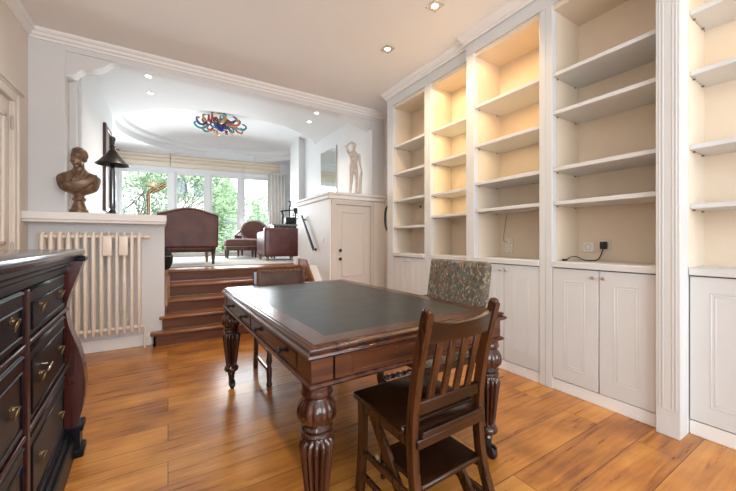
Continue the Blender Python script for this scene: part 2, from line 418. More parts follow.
for z in (1.08, 2.16, .25):
    h = MB().lathe([(.009, -.05), (.012, -.045), (.012, .045), (.009, .05)], 12, T(XL+.006, DY1-.002, z)).ball((XL+.006, DY1-.002, z+.056), .009, 1).ball((XL+.006, DY1-.002, z-.056), .009, 1)
    h.build('hinge', mat('painted_hinge', (.50, .44, .38), .4, .3), d)

# right wall behind the bookcases, rear wall with a wide garden window behind the camera
struct(MB().box(XR, XR+.2, YR-.2, YB+.05, 0, ZC).build('wall_right', WALL))
rw = MB().box(XL, -.75, YR-.2, YR, 0, ZC).box(2.65, XR, YR-.2, YR, 0, ZC).box(-.75, 2.65, YR-.2, YR, 0, .75).box(-.75, 2.65, YR-.2, YR, 2.75, ZC)
struct(rw.build('wall_rear', WALL))

# back wall: left pier, beam with shaped corners, right pier (opening to the raised room)
TH = .30
bw = MB()
bw.box(XL-.2, -.877, YB, YB+TH, 1.34, ZC)                                   # left pier
BT = .15
bw.box(-.877, 2.741, YB, YB+BT, 3.05, ZU+.06)                            # beam
bw.box(XL-.2, -.877, YB, YB+TH, ZC-.02, ZU+.06).box(2.741, XR+.2, YB, YB+TH, ZC-.02, ZU+.06)
bw.box(2.741, XR+.2, YB, YB+TH, 0, ZC)
bw.box(-.879, -.822, YB+.17, YB+TH, 1.40, 3.06)                           # set-back inner jamb
ogeeL = [(-.877, 3.06), (-.877, 2.80)] + spline([(-.80, 2.84), (-.75, 2.90), (-.66, 2.925), (-.58, 2.97), (-.52, 3.03), (-.455, 3.045)], 5) + [(-.455, 3.06)]
ogeeR = [(2.76, 3.06), (2.76, 2.90)] + spline([(2.70, 2.92), (2.62, 2.93), (2.52, 2.965), (2.40, 3.0), (2.30, 3.04), (2.20, 3.047)], 5) + [(2.20, 3.06)]
bw.prism(ogeeL, YB+.012, YB+BT, 'y').prism(ogeeR, YB+.012, YB+BT, 'y')
struct(bw.build('wall_back', WALL))
# low wall under the ledge, and the ledge
kw = MB().box(XL-.2, -.035, YB, YB+TH, 0, 1.34)
struct(kw.build('wall_radiator', WALL))
lg = MB().box(XL+.001, -.014, YB-.19, YB+TH+.04, 1.355, 1.428, .004).box(XL+.001, -.022, YB-.175, YB+TH+.02, 1.330, 1.357, .004)
struct(lg.build('trim_1', WHITE))
sk = MB().box(XL+.02, -.03, YB-.022, YB, 0, .125, .004)
struct(sk.build('baseboard_back', SKIRT))
sk = MB().box(XL, XL+.02, YR, DY0-.12, 0, .13, .004).box(XL, XL+.02, DY1+.12, YB, 0, .13, .004)
struct(sk.build('baseboard_left', SKIRT))

# walled cupboard under the right half of the opening
CX, CD, CZ = 2.01, 5.72, 1.80
DX0, DX1, DTOP = 2.10, 2.70, 1.69
cw = MB().box(CX, DX0, YB-.01, CD, 0, CZ).box(DX1, 2.97, YB-.01, YB+.2, 0, CZ).box(DX0, DX1, YB-.01, YB+.2, DTOP, CZ).box(DX0, 2.97, YB+.2, CD, 0, CZ)
struct(cw.build('wall_cupboard', WHITE))
ct = MB().box(CX-.05, 2.968, YB-.06, CD+.04, CZ+.03, CZ+.07, .004).box(CX-.03, 2.968, YB-.04, CD+.02, CZ-.03, CZ+.032, .006)
struct(ct.build('trim_2', WHITE))
# its casing and small panelled door
cs = MB().box(DX0-.07, DX0, YB-.028, YB-.008, 0, DTOP+.06, .004).box(DX1, DX1+.07, YB-.028, YB-.008, 0, DTOP+.06, .004).box(DX0-.07, DX1+.07, YB-.03, YB-.008, DTOP, DTOP+.07, .004)
struct(cs.build('trim_3', DOORW))
d = bpy.data.objects.new('door_2', None); COL.objects.link(d); struct(d)
lf = MB().box(DX0+.004, DX1-.004, YB-.012, YB+.03, .02, DTOP-.004, .003)
def panel_frame(mb, x0, x1, z0, z1, y, w=.022, h=.012):
    for a in ((x0, x0+w, z0, z1), (x1-w, x1, z0, z1), (x0, x1, z0, z0+w), (x0, x1, z1-w, z1)):
        mb.box(a[0], a[1], y-h, y+.004, a[2], a[3], .004)
panel_frame(lf, 2.20, 2.60, .62, 1.59, YB-.012); panel_frame(lf, 2.20, 2.60, .13, .52, YB-.012)
lf.build('door_leaf', DOORW, d)
for z in (1.01, .885):
    k = MB().lathe([(.008, 0), (.008, .02), (.020, .026), (.024, .038), (.018, .05), (0.001, .053)], 16, T(2.163, YB-.012, z) @ RX(PI/2))
    k.build('knob', BLACK, d)
sw = thing('light_switch', 'white wall switch on the cupboard wall beside the steps', 'light switch', (1.996+.014, 4.6, 1.16))
MB().box(-.012, 0, -.04, .04, -.04, .04, .004).build('switch_plate', PLASTIC, sw)
MB().box(-.016, -.010, -.024, .024, -.03, .03, .003).build('rocker', PLASTIC, sw)

# cornice of the main room (follows the stepped bookcase front)
prof = [(0, 3.105), (.010, 3.105), (.013, 3.125), (.030, 3.135), (.036, 3.158), (.052, 3.168), (.060, 3.188), (.060, 3.21), (0, 3.21)]
path = [(2.645, YR), (2.645, .655), (2.505, .655), (2.505, .785), (2.545, .785), (2.545, 2.285), (2.605, 2.285), (2.605, 3.76), (XR, 3.76), (XR, YB), (XL, YB), (XL, YR)]
struct(MB().sweep(prof, path).build('trim_4', WHITE))
# bookcase frieze (one board following the front) under the cornice
fz = MB().box(2.65, XR, -.9, .66, 2.995, 3.2).box(2.51, XR, .655, .785, 2.995, 3.2).box(2.55, XR, .785, 2.285, 2.995, 3.2).box(2.61, XR, 2.285, 3.757, 2.995, 3.2)
struct(fz.build('trim_5', CASE))

# ------------------------------------------------------------------ raised room shell
pf = MB().box(-1.35, 3.4, 5.15, 9.9, PLAT-.15, PLAT).box(-1.35, .02, YB+TH-.01, 5.1, 0, PLAT-.036)
struct(pf.build('floor_raised', STEP))
# ceiling with the oval recess
oc = MB(); n = 128; EX, EY, EA, EB = 1.08, 7.52, 1.90, 1.68
X0, X1, Y0, Y1 = -2.2, 4.2, YB+BT-.02, 10.6
def rect_pt(a):
    c, s = math.cos(a), math.sin(a)
    t = min([v for v in ((X1-EX)/c if c > 1e-9 else 1e9, (X0-EX)/c if c < -1e-9 else 1e9, (Y1-EY)/s if s > 1e-9 else 1e9, (Y0-EY)/s if s < -1e-9 else 1e9)])
    return (EX+c*t, EY+s*t, ZU)
vs = [rect_pt(2*PI*k/n) for k in range(n)]; fs = []
rings = [(1, ZU), (1, ZU+.13), (.975, ZU+.135), (.965, ZU+.16), (.95, ZU+.165), (.94, ZU+.23), (.80, ZU+.33), (.55, ZU+.40), (.25, ZU+.43)]
for sc_, z in rings:
    vs += [(EX+EA*sc_*math.cos(2*PI*k/n), EY+EB*sc_*math.sin(2*PI*k/n), z) for k in range(n)]
for i in range(len(rings)):
    for k in range(n):
        l = (k+1) % n; fs.append((i*n+k, i*n+l, (i+1)*n+l, (i+1)*n+k))
fs.append(tuple(len(rings)*n+k for k in range(n)))
oc.add(vs, fs, True)
cor = MB(); cor.add(oc.v, oc.f, True)
struct(cor.build('ceiling_raised', UPW, None, 25))
struct(MB().box(-2.2, 4.2, YB+.02, 10.6, 3.95, 4.05).box(-2.2, 4.2, YB+.05, YB+.25, ZU+.04, 3.96).build('ceiling_roof', UPW))
struct(MB().box(-1.3, -.80, YB+TH-.01, 6.95, 0, 3.95).box(-1.35, -1.12, 6.9, 9.75, 0, 3.95).build('wall_raised_left', UPW))
struct(MB().box(2.74, 3.0, YB+.2, 8.0, 0, 3.95).box(2.61, 2.80, 7.38, 8.0, PLAT, 3.95).box(3.2, 3.4, 7.9, 9.6, 0, 3.95).box(2.9, 3.4, 7.9, 8.0, 0, 3.95).build('wall_raised_right', UPW))

# window wall (turned a little), local frame: s along the wall, room on the -y side
WA = Vector((-.97, 9.45, 0)); WANG = math.atan2(-.55, 3.66)
WM = T(*WA) @ RZ(WANG)
PANES = [(.04, .96, 1.64), (1.17, 1.76, .86), (1.95, 2.54, .86), (2.73, 3.31, 1.64)]
HEAD = 2.79
ww = MB()
ww.box(-.5, 4.6, 0, .2, HEAD+.05, 3.95, 0, WM).box(-.5, -.01, 0, .2, 0, HEAD+.06, 0, WM).box(3.36, 4.6, 0, .2, 0, HEAD+.06, 0, WM)
ww.box(-.02, 1.01, 0, .2, 0, 1.58, 0, WM).box(2.68, 3.37, 0, .2, 0, 1.58, 0, WM).box(1.0, 2.69, 0, .2, 0, .80, 0, WM)
ww.box(1.01, 1.12, 0, .2, .8, HEAD+.06, 0, WM).box(1.81, 1.90, 0, .2, .8, HEAD+.06, 0, WM).box(2.59, 2.68, 0, .2, .8, HEAD+.06, 0, WM)
struct(ww.build('wall_window', WFRAME))
for i, (a, b, z) in enumerate(PANES):
    d = bpy.data.objects.new('window_%d' % (i+1), None); COL.objects.link(d); struct(d); d.matrix_world = WM
    f = MB(); w = .055
    f.box(a-w, a, .03, .10, z-w, HEAD+w, .006).box(b, b+w, .03, .10, z-w, HEAD+w, .006).box(a, b, .03, .10, HEAD, HEAD+w, .006).box(a, b, .03, .10, z-w, z, .006)
    f.build('window_frame', WFRAME, d)
    MB().box(a-.005, b+.005, .06, .068, z-.005, HEAD+.005).build('glass_pane', GLASS, d)
    if z > 1:
        MB().box(a-.10, b+.10, -.10, .03, z-.085, z-.055, .006).build('window_sill', WFRAME, d)
# roman blinds
bl_lab = ['wide folded linen roman blind above the left garden window', 'long folded linen roman blind above the two middle window panes', 'short folded linen roman blind above the right window pane, beside the curtain']
for i, (a, b) in enumerate(((-.12, 1.035), (1.05, 2.70), (2.715, 3.62))):
    t = thing('roman_blind', bl_lab[i], 'blind', WM @ Vector((0, 0, 0)), WANG, 'roman blinds along the garden windows')
    m = MB()
    pr = [(-.02, 3.262)] + [(-.02-.055*(1 if k % 2 else .45)-.004*k, 3.25-.043*k) for k in range(7)] + [(-.03, 2.955), (-.02, 2.96)]
    vs = []; q = len(pr)
    m.add([(s_, y, z) for s_ in (a, b) for y, z in pr], [(k, k+1, q+k+1, q+k) for k in range(q-1)] + [tuple(range(q)), tuple(range(2*q-1, q-1, -1))], False)
    m.build('blind_fabric', BLIND, t)
    MB().box(a, b, -.06, -.001, 3.245, 3.27, .003).build('head_rail', WFRAME, t)
# curtain at the right end
t = thing('curtain', 'pale floor-length curtain in soft folds at the right end of the garden windows', 'curtain', WM @ Vector((0, 0, 0)), WANG)
m = MB(); vs = []; N_ = 60
for z in (PLAT+.02, 1.8, 2.93):
    for k in range(N_+1):
        s_ = 3.34+.42*k/N_; vs.append((s_, -.14+.028*math.sin(k/N_*2*PI*5)*(1 if z < 2.5 else .8), z))
fs = [(j*(N_+1)+k, j*(N_+1)+k+1, (j+1)*(N_+1)+k+1, (j+1)*(N_+1)+k) for j in range(2) for k in range(N_)]
m.add(vs, fs, True); c = m.build('drape', CURT, t); c.modifiers.new('th', 'SOLIDIFY').thickness = .004
MB().tube([(3.30, -.14, 2.945), (3.80, -.14, 2.945)], .012).build('curtain_rail', WFRAME, t)

# ------------------------------------------------------------------ steps
st = thing('steps', 'dark wooden flight of five steps rising between the radiator wall and cupboard', 'stairs', (0, 0, 0))
noses = [4.205, 4.31, 4.49, 4.745, 5.09]; R = PLAT/5
xl = [-.165, -.085, -.012, -.012, -.012]; xr = 1.83
ends = noses[1:] + [5.30]
for i in range(5):
    z = R*(i+1); x0 = xl[i]
    if i < 2:      # lower treads wrap round the wall end
        m = MB().box(x0, xr, noses[i], YB-.03, z-.034, z, .012, None, 2).box(-.03, xr, YB-.035, ends[i]+.03, z-.034, z, .004)
    else:
        m = MB().box(x0, xr, noses[i], ends[i]+.03, z-.034, z-(.0005 if i == 4 else 0), .012, None, 2)
    m.build('tread', STEP, st)
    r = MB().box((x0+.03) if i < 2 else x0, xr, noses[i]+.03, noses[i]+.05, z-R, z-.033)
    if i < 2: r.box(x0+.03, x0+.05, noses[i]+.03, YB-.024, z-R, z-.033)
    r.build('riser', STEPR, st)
sb = MB().prism([(4.16, 0), (4.16, .20), (4.55, .56), (4.88, .86), (5.2, .86), (5.2, 0)], xr, xr+.03, 'x')
sb.build('stringer', STRING, st)
struct(MB().box(1.79, 1.90, 5.20, 5.32, PLAT, PLAT+.13, .004).build('trim_6', WHITE))
struct(MB().prism([(4.36, 0), (4.36, .30), (4.86, .77), (5.3, .77), (5.3, 0)], xr+.031, CX, 'x').build('wall_steps', WHITE))
sp = MB().prism([(4.40, .40), (4.40, .445), (4.62, .80), (4.66, .80), (4.66, .70)], -.034, -.006, 'x')
e = tag(sp.build('handrail', LTWOOD), 'short pale wooden rail end on the radiator wall beside the steps', 'handrail')
hr = thing('handrail', 'black iron handrail fixed on the white cupboard wall above the steps', 'handrail', (0, 0, 0))
p0, p1 = Vector((1.955, 5.38, 1.58)), Vector((1.955, 4.84, 1.01))
MB().bar(p0, p1, .032, .045, (0, 0, 1), .008).build('rail', BLACK, hr)
for t_ in (.06, .94):
    q = p0.lerp(p1, t_)
    MB().tube([q, (1.985, q.y, q.z-.03), (2.012, q.y, q.z-.03)], .010).lathe([(.028, 0), (.028, .006)], 16, T(2.004, q.y, q.z-.03) @ RY(PI/2)).build('bracket', BLACK, hr)
# rug on the raised floor
rg = MB().box(-.6, 2.60, 5.55, 8.75, PLAT+.001, PLAT+.012, .004)
tag(rg.build('rug', RUG), 'pale grey rug spread over the raised floor under the armchairs', 'rug')

# ------------------------------------------------------------------ recessed spots
def square_spot(loc, label):
    t = thing('ceiling_spotlight', label, 'spotlight', loc, 0, 'square recessed spots of the main room')
    m = MB(); a, b = .058, .042
    for x0, x1, y0, y1 in ((-a, a, -a, -b), (-a, a, b, a), (-a, -b, -b, b), (b, a, -b, b)):
        m.box(x0, x1, y0, y1, -.006, 0, .002)
    m.build('spot_frame', STEELR, t)
    MB().lathe([(.042, -.0005), (.042, -.002), (.001, -.002)], 20).build('reflector', STEELR, t)
    MB().lathe([(.030, -.0021), (.027, -.005), (.001, -.006)], 20).build('lamp_lens', LENS, t)
    return t
def spot(loc, power, color, size=75, blend=.6, rad=.04, rot=(0, 0, 0)):
    l = bpy.data.lights.new('spot', 'SPOT'); l.energy = power; l.color = color; l.spot_size = math.radians(size); l.spot_blend = blend; l.shadow_soft_size = rad
    o = bpy.data.objects.new('spot_lamp', l); COL.objects.link(o); o.location = loc; o.rotation_euler = rot; return o
WARM = (1, .70, .40)
square_spot((2.0, 2.87, ZC), 'square recessed ceiling spot beside the far bookcase bays')
square_spot((1.985, 2.13, ZC), 'square recessed ceiling spot in front of the third bookcase bay')
for y, p in SPOTS:
    spot((2.0, y, ZC-.02), p, WARM, 125, .8, .04, (0, math.radians(-14), 0))
for y, p in LFILL:      # unseen fill spots without fixtures, added to brighten the left floor
    spot((-.25, y, ZC-.02), p, (1, .91, .81), 130, .9, .05)
k = 0
lab = ['small round ceiling spot nearer the beam, left side of raised room', 'small round ceiling spot nearer the oval, left side of raised room',
       'small round ceiling spot nearer the beam, right side of raised room', 'small round ceiling spot nearer the oval, right side of raised room']
for x, y in ((-.215, 5.06), (-.215, 5.62), (2.10, 5.06), (2.14, 5.50)):
    t = thing('round_spotlight', lab[k], 'spotlight', (x, y, ZU), 0, 'small round spots of the raised room'); k += 1
    MB().lathe([(.046, 0), (.046, -.004), (.036, -.006), (.034, 0)], 24, None, 0, False).build('spot_ring', UPW, t)
    MB().lathe([(.033, -.0005), (.028, -.004), (.001, -.005)], 20).build('lamp_lens', LENSC, t)
    spot((x, y, ZU-.02), 15, (1, .86, .68), 110, .8)

# ------------------------------------------------------------------ bookcase bays
ZW = .992
PIN = MB().tube([(0, -.006, 0), (0, .006, 0)], .005, 8).mesh('shelf_pin'); PIN.materials.append(BRASS)
def bookcase(label, X, y0, y1, stile_lo, stile_hi, shelves, doors, pins=True, flutes=()):
    """bay open towards -x: opening y0..y1, front plane X; stiles = extra widths below / above the opening"""
    t = thing('bookcase', label, 'bookcase', (X, (y0+y1)/2, 0), 0, 'built-in bookcase bays along the right wall')
    a, b = y0-(y0+y1)/2, y1-(y0+y1)/2; D = XR-X-.002
    MB().box(D-.02, D, a, b, ZW, 2.994).build('back_panel', INNER, t)
    sa, sb_ = (.064 if stile_lo > .01 else 0), (.064 if stile_hi > .01 else 0)
    sd = MB().box(sa, D, a-.018, a, ZW-.02, 2.994).box(sb_, D, b, b+.018, ZW-.02, 2.994).box(.02, D, a, b, 2.955, 2.994)
    sd.build('side_panels', INNER, t)
    for lo, hi in ((a-stile_lo, a), (b, b+stile_hi)):
        if hi-lo < .01: continue
        m = MB().box(0, .064, lo, hi, 0, 2.994, .003)
        wd = hi-lo
        if wd > .2:       # sunk lines of the pilaster
            for q in (.22, .78):
                m.box(-.005, .002, lo+wd*q-.006, lo+wd*q+.006, .30, 2.9, .002)
            for z_ in (.30, 2.9): m.box(-.005, .002, lo+wd*.22-.006, lo+wd*.78+.006, z_-.006, z_+.006, .002)
        m.build('stile', CASE, t)
    for z in shelves:
        MB().box(.012, D-.02, a+.001, b-.001, z-.03, z, .003).build('shelf', CASE, t)
    if pins:
        for z in shelves:
            for x in (.07, D-.08):
                for yy, sg in ((a, 1), (b, -1)):
                    o = bpy.data.objects.new('shelf_pin', PIN); COL.objects.link(o); o.parent = t; o.location = (x, yy+sg*.006, z-.036)
    MB().box(-.012 if X > 2.6 else -.008, D, a, b, ZW-.045, ZW, .004).build('worktop', CASE, t)
    MB().box(.01, .06, a, b, 0, .085, .003).build('plinth', SKIRT, t)
    MB().box(.028, .04, a, b, .085, ZW-.045).build('gap_shade_sheet', DARKGAP, t)  # dark sheet behind the doors, its colour stands for shade in the gaps
    n = doors; w = (b-a)/n
    for i in range(n):
        c0, c1 = a+w*i+.003, a+w*(i+1)-.003
        dr = MB().box(.004, .026, c0, c1, .092, ZW-.052, .002)
        m_ = .085 if w > .28 else .06
        for ins, hh in ((0, .0016), (.018, .0013)):
            y_0, y_1, z_0, z_1 = c0+m_+ins, c1-m_-ins, .19+ins, ZW-.14-ins
            for q in ((y_0, y_0+.008, z_0, z_1), (y_1-.008, y_1, z_0, z_1), (y_0, y_1, z_0, z_0+.008), (y_0, y_1, z_1-.008, z_1)):
                dr.box(.004-hh, .008, q[0], q[1], q[2], q[3], .002)
        do = dr.build('door', CASE, t)
        if n == 2:
            ky = c1-.03 if i == 0 else c0+.03
        else:
            ky = c0+.03
        kb = MB().lathe([(.006, 0), (.006, .010), (.011, .015), (.013, .020), (.010, .026), (.001, .028)], 14, T(.004, ky, ZW-.10) @ RY(-PI/2))
        kb.build('knob', STEELR, do)
    return t
S5, S4 = [2.527, 2.164, 1.724, 1.371], [2.458, 2.16, 1.722, 1.457]
S3, S2, S1 = [2.473, 2.088, 1.721, 1.459], [2.436, 2.074, 1.70, 1.448], [2.44, 2.07, 1.706, 1.348]
bookcase('set-back bookcase bay beside the fluted pilaster, cut by the photo edge', 2.65, -.32, .665, .1, 0, S5, 2)
b4 = bookcase('bookcase bay with a black charger lying on its worktop', 2.55, .780, 1.424, 0, .052, S4, 2)
bookcase('bookcase bay with an upright socket and thin wire below its lowest shelf', 2.55, 1.528, 2.184, .052, .10, S3, 2)
bookcase('narrow warmly lit bookcase bay directly behind the patterned chair', 2.61, 2.33, 2.87, .04, .055, S2, 2)
bookcase('bookcase bay at the far end with three dark spots on its back', 2.61, 2.98, 3.62, .055, .13, S1, 2)
# end panel of the run
struct(MB().box(2.612, XR, 3.74, 3.756, 0, 2.996).build('trim_7', CASE))
# the wide fluted pilaster between breakfront and last bay
m = MB().box(2.51, XR-.005, .667, .778, 0, 2.996, .003)
for q in (.685, .700, .745, .760): m.box(2.5075, 2.512, q-.003, q+.003, .16, 2.9, .001)
for z_ in (.16, 2.9): m.box(2.5075, 2.512, .685, .760, z_-.003, z_+.003, .001)
struct(m.build('trim_8', CASE))
# three dark cable holes on the back of the far bay
for y, z in ((3.50, 1.60), (3.28, 1.615), (3.30, 1.50)):
    pass
ho = MB()
for y, z in ((3.44, 1.62), (3.30, 1.505), (3.25, 1.60)):
    ho.lathe([(.016, 0), (.016, .004), (.010, .006)], 14, T(XR-.022, y, z) @ RY(-PI/2))
far = [o for o in bpy.data.objects if o.get('label', '').startswith('bookcase bay at the far end')][0]
h_ = ho.build('cable_hole', BLACKP, far); h_.location = (-far.location.x, -far.location.y, 0)
# pull handle on the end panel
t = thing('pull_handle', 'black curved pull handle on the far end of the bookcase', 'handle', (2.622, 3.757, 1.47))
MB().tube([(0, -.004, .16), (0, .035, .15), (0, .06, .08), (0, .066, 0), (0, .06, -.08), (0, .035, -.15), (0, -.004, -.16)], [.012, .013, .015, .016, .015, .013, .012], 10).build('grip', BLACK, t)
for z in (.16, -.16): MB().lathe([(.02, 0), (.02, .006), (.012, .010)], 14, T(0, -.002, z) @ RX(-PI/2)).build('mount', BLACK, t)

# sockets, cords
def socket(name, label, loc, n, vertical):
    t = thing(name, label, 'socket', loc)
    w, h = (.08, .15) if vertical else (.15, .08)
    if n == 1: w = h = .085
    MB().box(-.010, 0, -w/2, w/2, -h/2, h/2, .004).build('face_plate', PLASTIC, t)
    for i in range(n):
        c = (0, (i-.5)*.07) if (vertical and n == 2) else ((i-.5)*.07, 0) if n == 2 else (0, 0)
        MB().lathe([(.024, .0095), (.024, .011), (.021, .011), (.020, .004), (.001, .004)], 20, T(0, c[0], c[1]) @ RY(-PI/2), 0, False).build('socket_well', mat('socket_shadow', (.30, .28, .25), .5), t)
    return t
BX = XR-.022
socket('wall_socket', 'white square wall socket behind the black charger cord', (BX, 1.345, 1.10), 1, False)
socket('wall_socket', 'upright double wall socket in the third bay with a thin wire', (BX, 2.075, 1.105), 2, True)
socket('wall_socket', 'white wall socket holding the black plug', (BX, 1.225, 1.115), 1, False)
pl = thing('power_plug', 'black plug adapter pushed into the wall socket above the worktop', 'plug', (BX-.012, 1.225, 1.115))
MB().box(-.04, 0, -.022, .022, -.03, .03, .008, None, 2).build('plug_body', BLACKP, pl)
cd = MB().tube(spline([(BX-.03, 1.228, 1.088), (BX-.035, 1.25, 1.02), (2.88, 1.262, ZW+.006), (2.81, 1.27, ZW+.006), (2.76, 1.295, ZW+.012), (2.73, 1.335, ZW+.035), (2.70, 1.365, ZW+.03), (2.685, 1.385, ZW+.008)], 8), .0045, 8)
cd.tube([(2.685, 1.385, ZW+.008), (2.655, 1.398, ZW+.009)], .009, 8)
tag(cd.build('charging_cable', BLACKP), 'looping black cord trailing across the worktop to the plug', 'cord')
wr = MB().tube(spline([(BX-.012, 2.09, 1.14), (BX-.02, 2.13, 1.16), (BX-.012, 2.12, 1.28), (BX-.008, 2.10, 1.42)], 6), .0035, 6)
tag(wr.build('thin_wire', mat('wire_grey', (.35, .30, .24), .5)), 'thin wire rising from the upright socket to the shelf above', 'wire')
st_ = thing('strip_light', 'dark slim strip light under the lowest shelf of the third bay', 'strip light', (2.62, 1.856, 1.4288))
MB().box(-.012, .012, -.322, .322, -.012, 0, .002).build('housing', STEELR, st_)

# warm lamps built in behind the frieze of the lit bays
def bay_light(X, y, z, w, power, col=(1, .60, .24)):
    l = bpy.data.lights.new('bay_light', 'AREA'); l.shape = 'RECTANGLE'; l.size = .10; l.size_y = w; l.energy = power; l.color = col
    o = bpy.data.objects.new('bay_lamp', l); COL.objects.link(o); o.location = (X+.12, y, z); o.rotation_euler = (0, math.radians(0), 0); return o
for X, y, z, w, p, c in BAYL:
    bay_light(X, y, z, w, p, c)

# ------------------------------------------------------------------ radiator
rt = thing('radiator', 'cream column radiator on the low wall below the bust', 'radiator', (0, 0, 0))
n = 13; x0, x1 = -1.015, -.262; ry = YB-.095
for i in range(n):
    x = x0+(x1-x0)*i/(n-1); m = MB()
    for dy in (-.038, .038):
        m.tube([(x, ry+dy*.5, .185), (x, ry+dy, .21), (x, ry+dy, 1.20), (x, ry+dy*.5, 1.232)], [.0145, .0165, .0165, .0145], 12)
    m.ball((x, ry, 1.215), (.019, .050, .028), 2).ball((x, ry, .205), (.019, .050, .028), 2)
    m.build('radiator_column', RADI, rt)
for z in (1.195, .235):
    MB().tube([(x0-.015, ry, z), (x1+.015, ry, z)], .020, 14).build('header_pipe', RADI, rt)
MB().tube([(x1+.01, ry, 1.195), (x1+.05, ry, 1.195)], .012).lathe([(.020, 0), (.024, .01), (.024, .045), (.012, .05)], 16, T(x1+.045, ry, 1.195) @ RY(PI/2)).build('valve', RADI, rt)
MB().tube([(x1+.01, ry, .235), (x1+.045, ry, .235), (x1+.05, ry, .20), (x1+.05, ry, .001)], .011).build('feed_pipe', RADI, rt)
for z in (.30, 1.13):
    MB().box(x0+.1, x0+.13, ry+.03, YB-.001, z, z+.03).box(x1-.13, x1-.1, ry+.03, YB-.001, z, z+.03).build('wall_bracket', RADI, rt)
for x, lab_ in ((-.425, 'cream humidifier box hung on the radiator, nearer the bust'), (-.545+.0, 'x')):
    pass
for x, lab_ in ((-.522, 'cream humidifier box hung on the radiator, the one nearer the chest of drawers'), (-.390, 'cream humidifier box hung on the radiator, the one nearer the steps')):
    t = thing('humidifier', lab_, 'humidifier', (x, ry-.078, 1.0), 0, 'humidifiers hung on the radiator')
    MB().box(-.037, .037, -.018, .016, 0, .20, .006, None, 2).build('water_box', RADI, t)
    MB().tube([(-.02, .0, .19), (-.02, .012, .225), (-.02, .05, .232)], .004, 6).tube([(.02, .0, .19), (.02, .012, .225), (.02, .05, .232)], .004, 6).build('hook', STEELR, t)

# ------------------------------------------------------------------ chest of drawers
CA = math.radians(3.2)                                   # far end of the front edge at (-.40, 2.42)
ch = thing('chest_of_drawers', 'large ebonised chest of drawers with scrolled mahogany corner pilasters', 'chest of drawers', (-.40, 2.42, 0), PI/2+CA)
# local: +x runs away from the far end towards -? ; local x = along the front (far end x=0, towards camera x<0), local y: into the chest (+y = -X world)
CL, CDp, CH = 1.74, .60, 1.105
MB().box(-CL, 0, -.0, CDp, CH-.035, CH, .010, None, 2).build('top', EBONTOP, ch)
cn = MB().box(-CL+.03, -.03, .025, CDp, CH-.06, CH-.034, .006).box(-CL+.05, -.05, .045, CDp, CH-.085, CH-.059, .008).box(-CL+.06, -.06, .06, CDp, CH-.12, CH-.084, .006)
cn.build('cornice', EBON, ch)
MB().box(-CL+.07, -.07, .075, CDp-.01, .14, CH-.10).build('carcass', RAIL, ch)
pb = MB().box(-CL+.03, -.03, .03, CDp, .0, .12, .006).box(-CL+.045, -.045, .045, CDp, .115, .145, .008).box(-CL+.06, -.06, .06, CDp, .14, .165, .006)
pb.build('plinth', EBON, ch)
cols = [(-.83, -.215), (-1.525, -.905)]
rows = [(.815, .985), (.515, .775), (.195, .475)]
for ci, (a, b) in enumerate(cols):
    for ri, (z0, z1) in enumerate(rows):
        d = MB().box(a, b, .058, .09, z0, z1, .004)
        w_ = .030
        for q in ((a+.02, a+.027, z0+.02, z1-.05), (b-.027, b-.02, z0+.02, z1-.05), (a+.02, b-.02, z0+.02, z0+.027), (a+.02, b-.02, z1-.057, z1-.05), (a+.004, b-.004, z1-.014, z1-.004)):
            d.box(q[0], q[1], .053, .06, q[2], q[3], .003)
        dr = d.build('drawer', EBON, ch)
        zc = (z0+z1)/2 + (.01 if ri == 0 else 0)
        for k, fx in enumerate((.22, .80) if b-a > .5 else (.5,)):
            x = a+(b-a)*fx
            hm = MB().lathe([(.012, 0), (.012, .002), (.007, .004), (.005, .009), (.001, .010)], 16, T(x, .058, zc) @ RX(PI/2))
            ring = [(x+.013*math.sin(2*PI*q/20), .045-.006*math.cos(2*PI*q/20), zc-.014+.018*math.cos(2*PI*q/20)) for q in range(20)]
            hm.tube(ring, .0027, 8, True).tube([(x, .056, zc+.005), (x, .042, zc+.005)], .0035, 8)
            hm.build('ring_handle', ABRASS, dr)
        if ri < 2:
            kx = a+(b-a)*.5; kz = z1-.055
            MB().lathe([(.011, 0), (.011, .003), (.004, .004)], 12, T(kx, .058, kz) @ RX(PI/2)).build('keyhole', BRASS, dr)
        for q_ in (): pass
MB().box(-.888, -.848, .052, .08, .17, .985, .004).build('divider', RAIL, ch)
for z in (.492, .795):
    MB().box(-CL+.1, -.12, .054, .08, z-.010, z+.010, .004).build('drawer_rail', RAIL, ch)
ky = thing('key', 'silver ring key standing in the lock of a middle drawer', 'key', (0, 0, 0)); ky.matrix_world = T(-.40, 2.42, 0) @ RZ(PI/2+CA) @ T(-.675, .052, .675)
MB().tube([(0, .004, 0), (0, -.014, -.002)], .004, 8).build('shank', STEELP, ky)
MB().tube([(.020*math.sin(2*PI*q/18), -.020-.006*math.cos(2*PI*q/18), -.016+.014*math.cos(2*PI*q/18)) for q in range(18)], .0035, 8, True).build('bow', STEELP, ky)
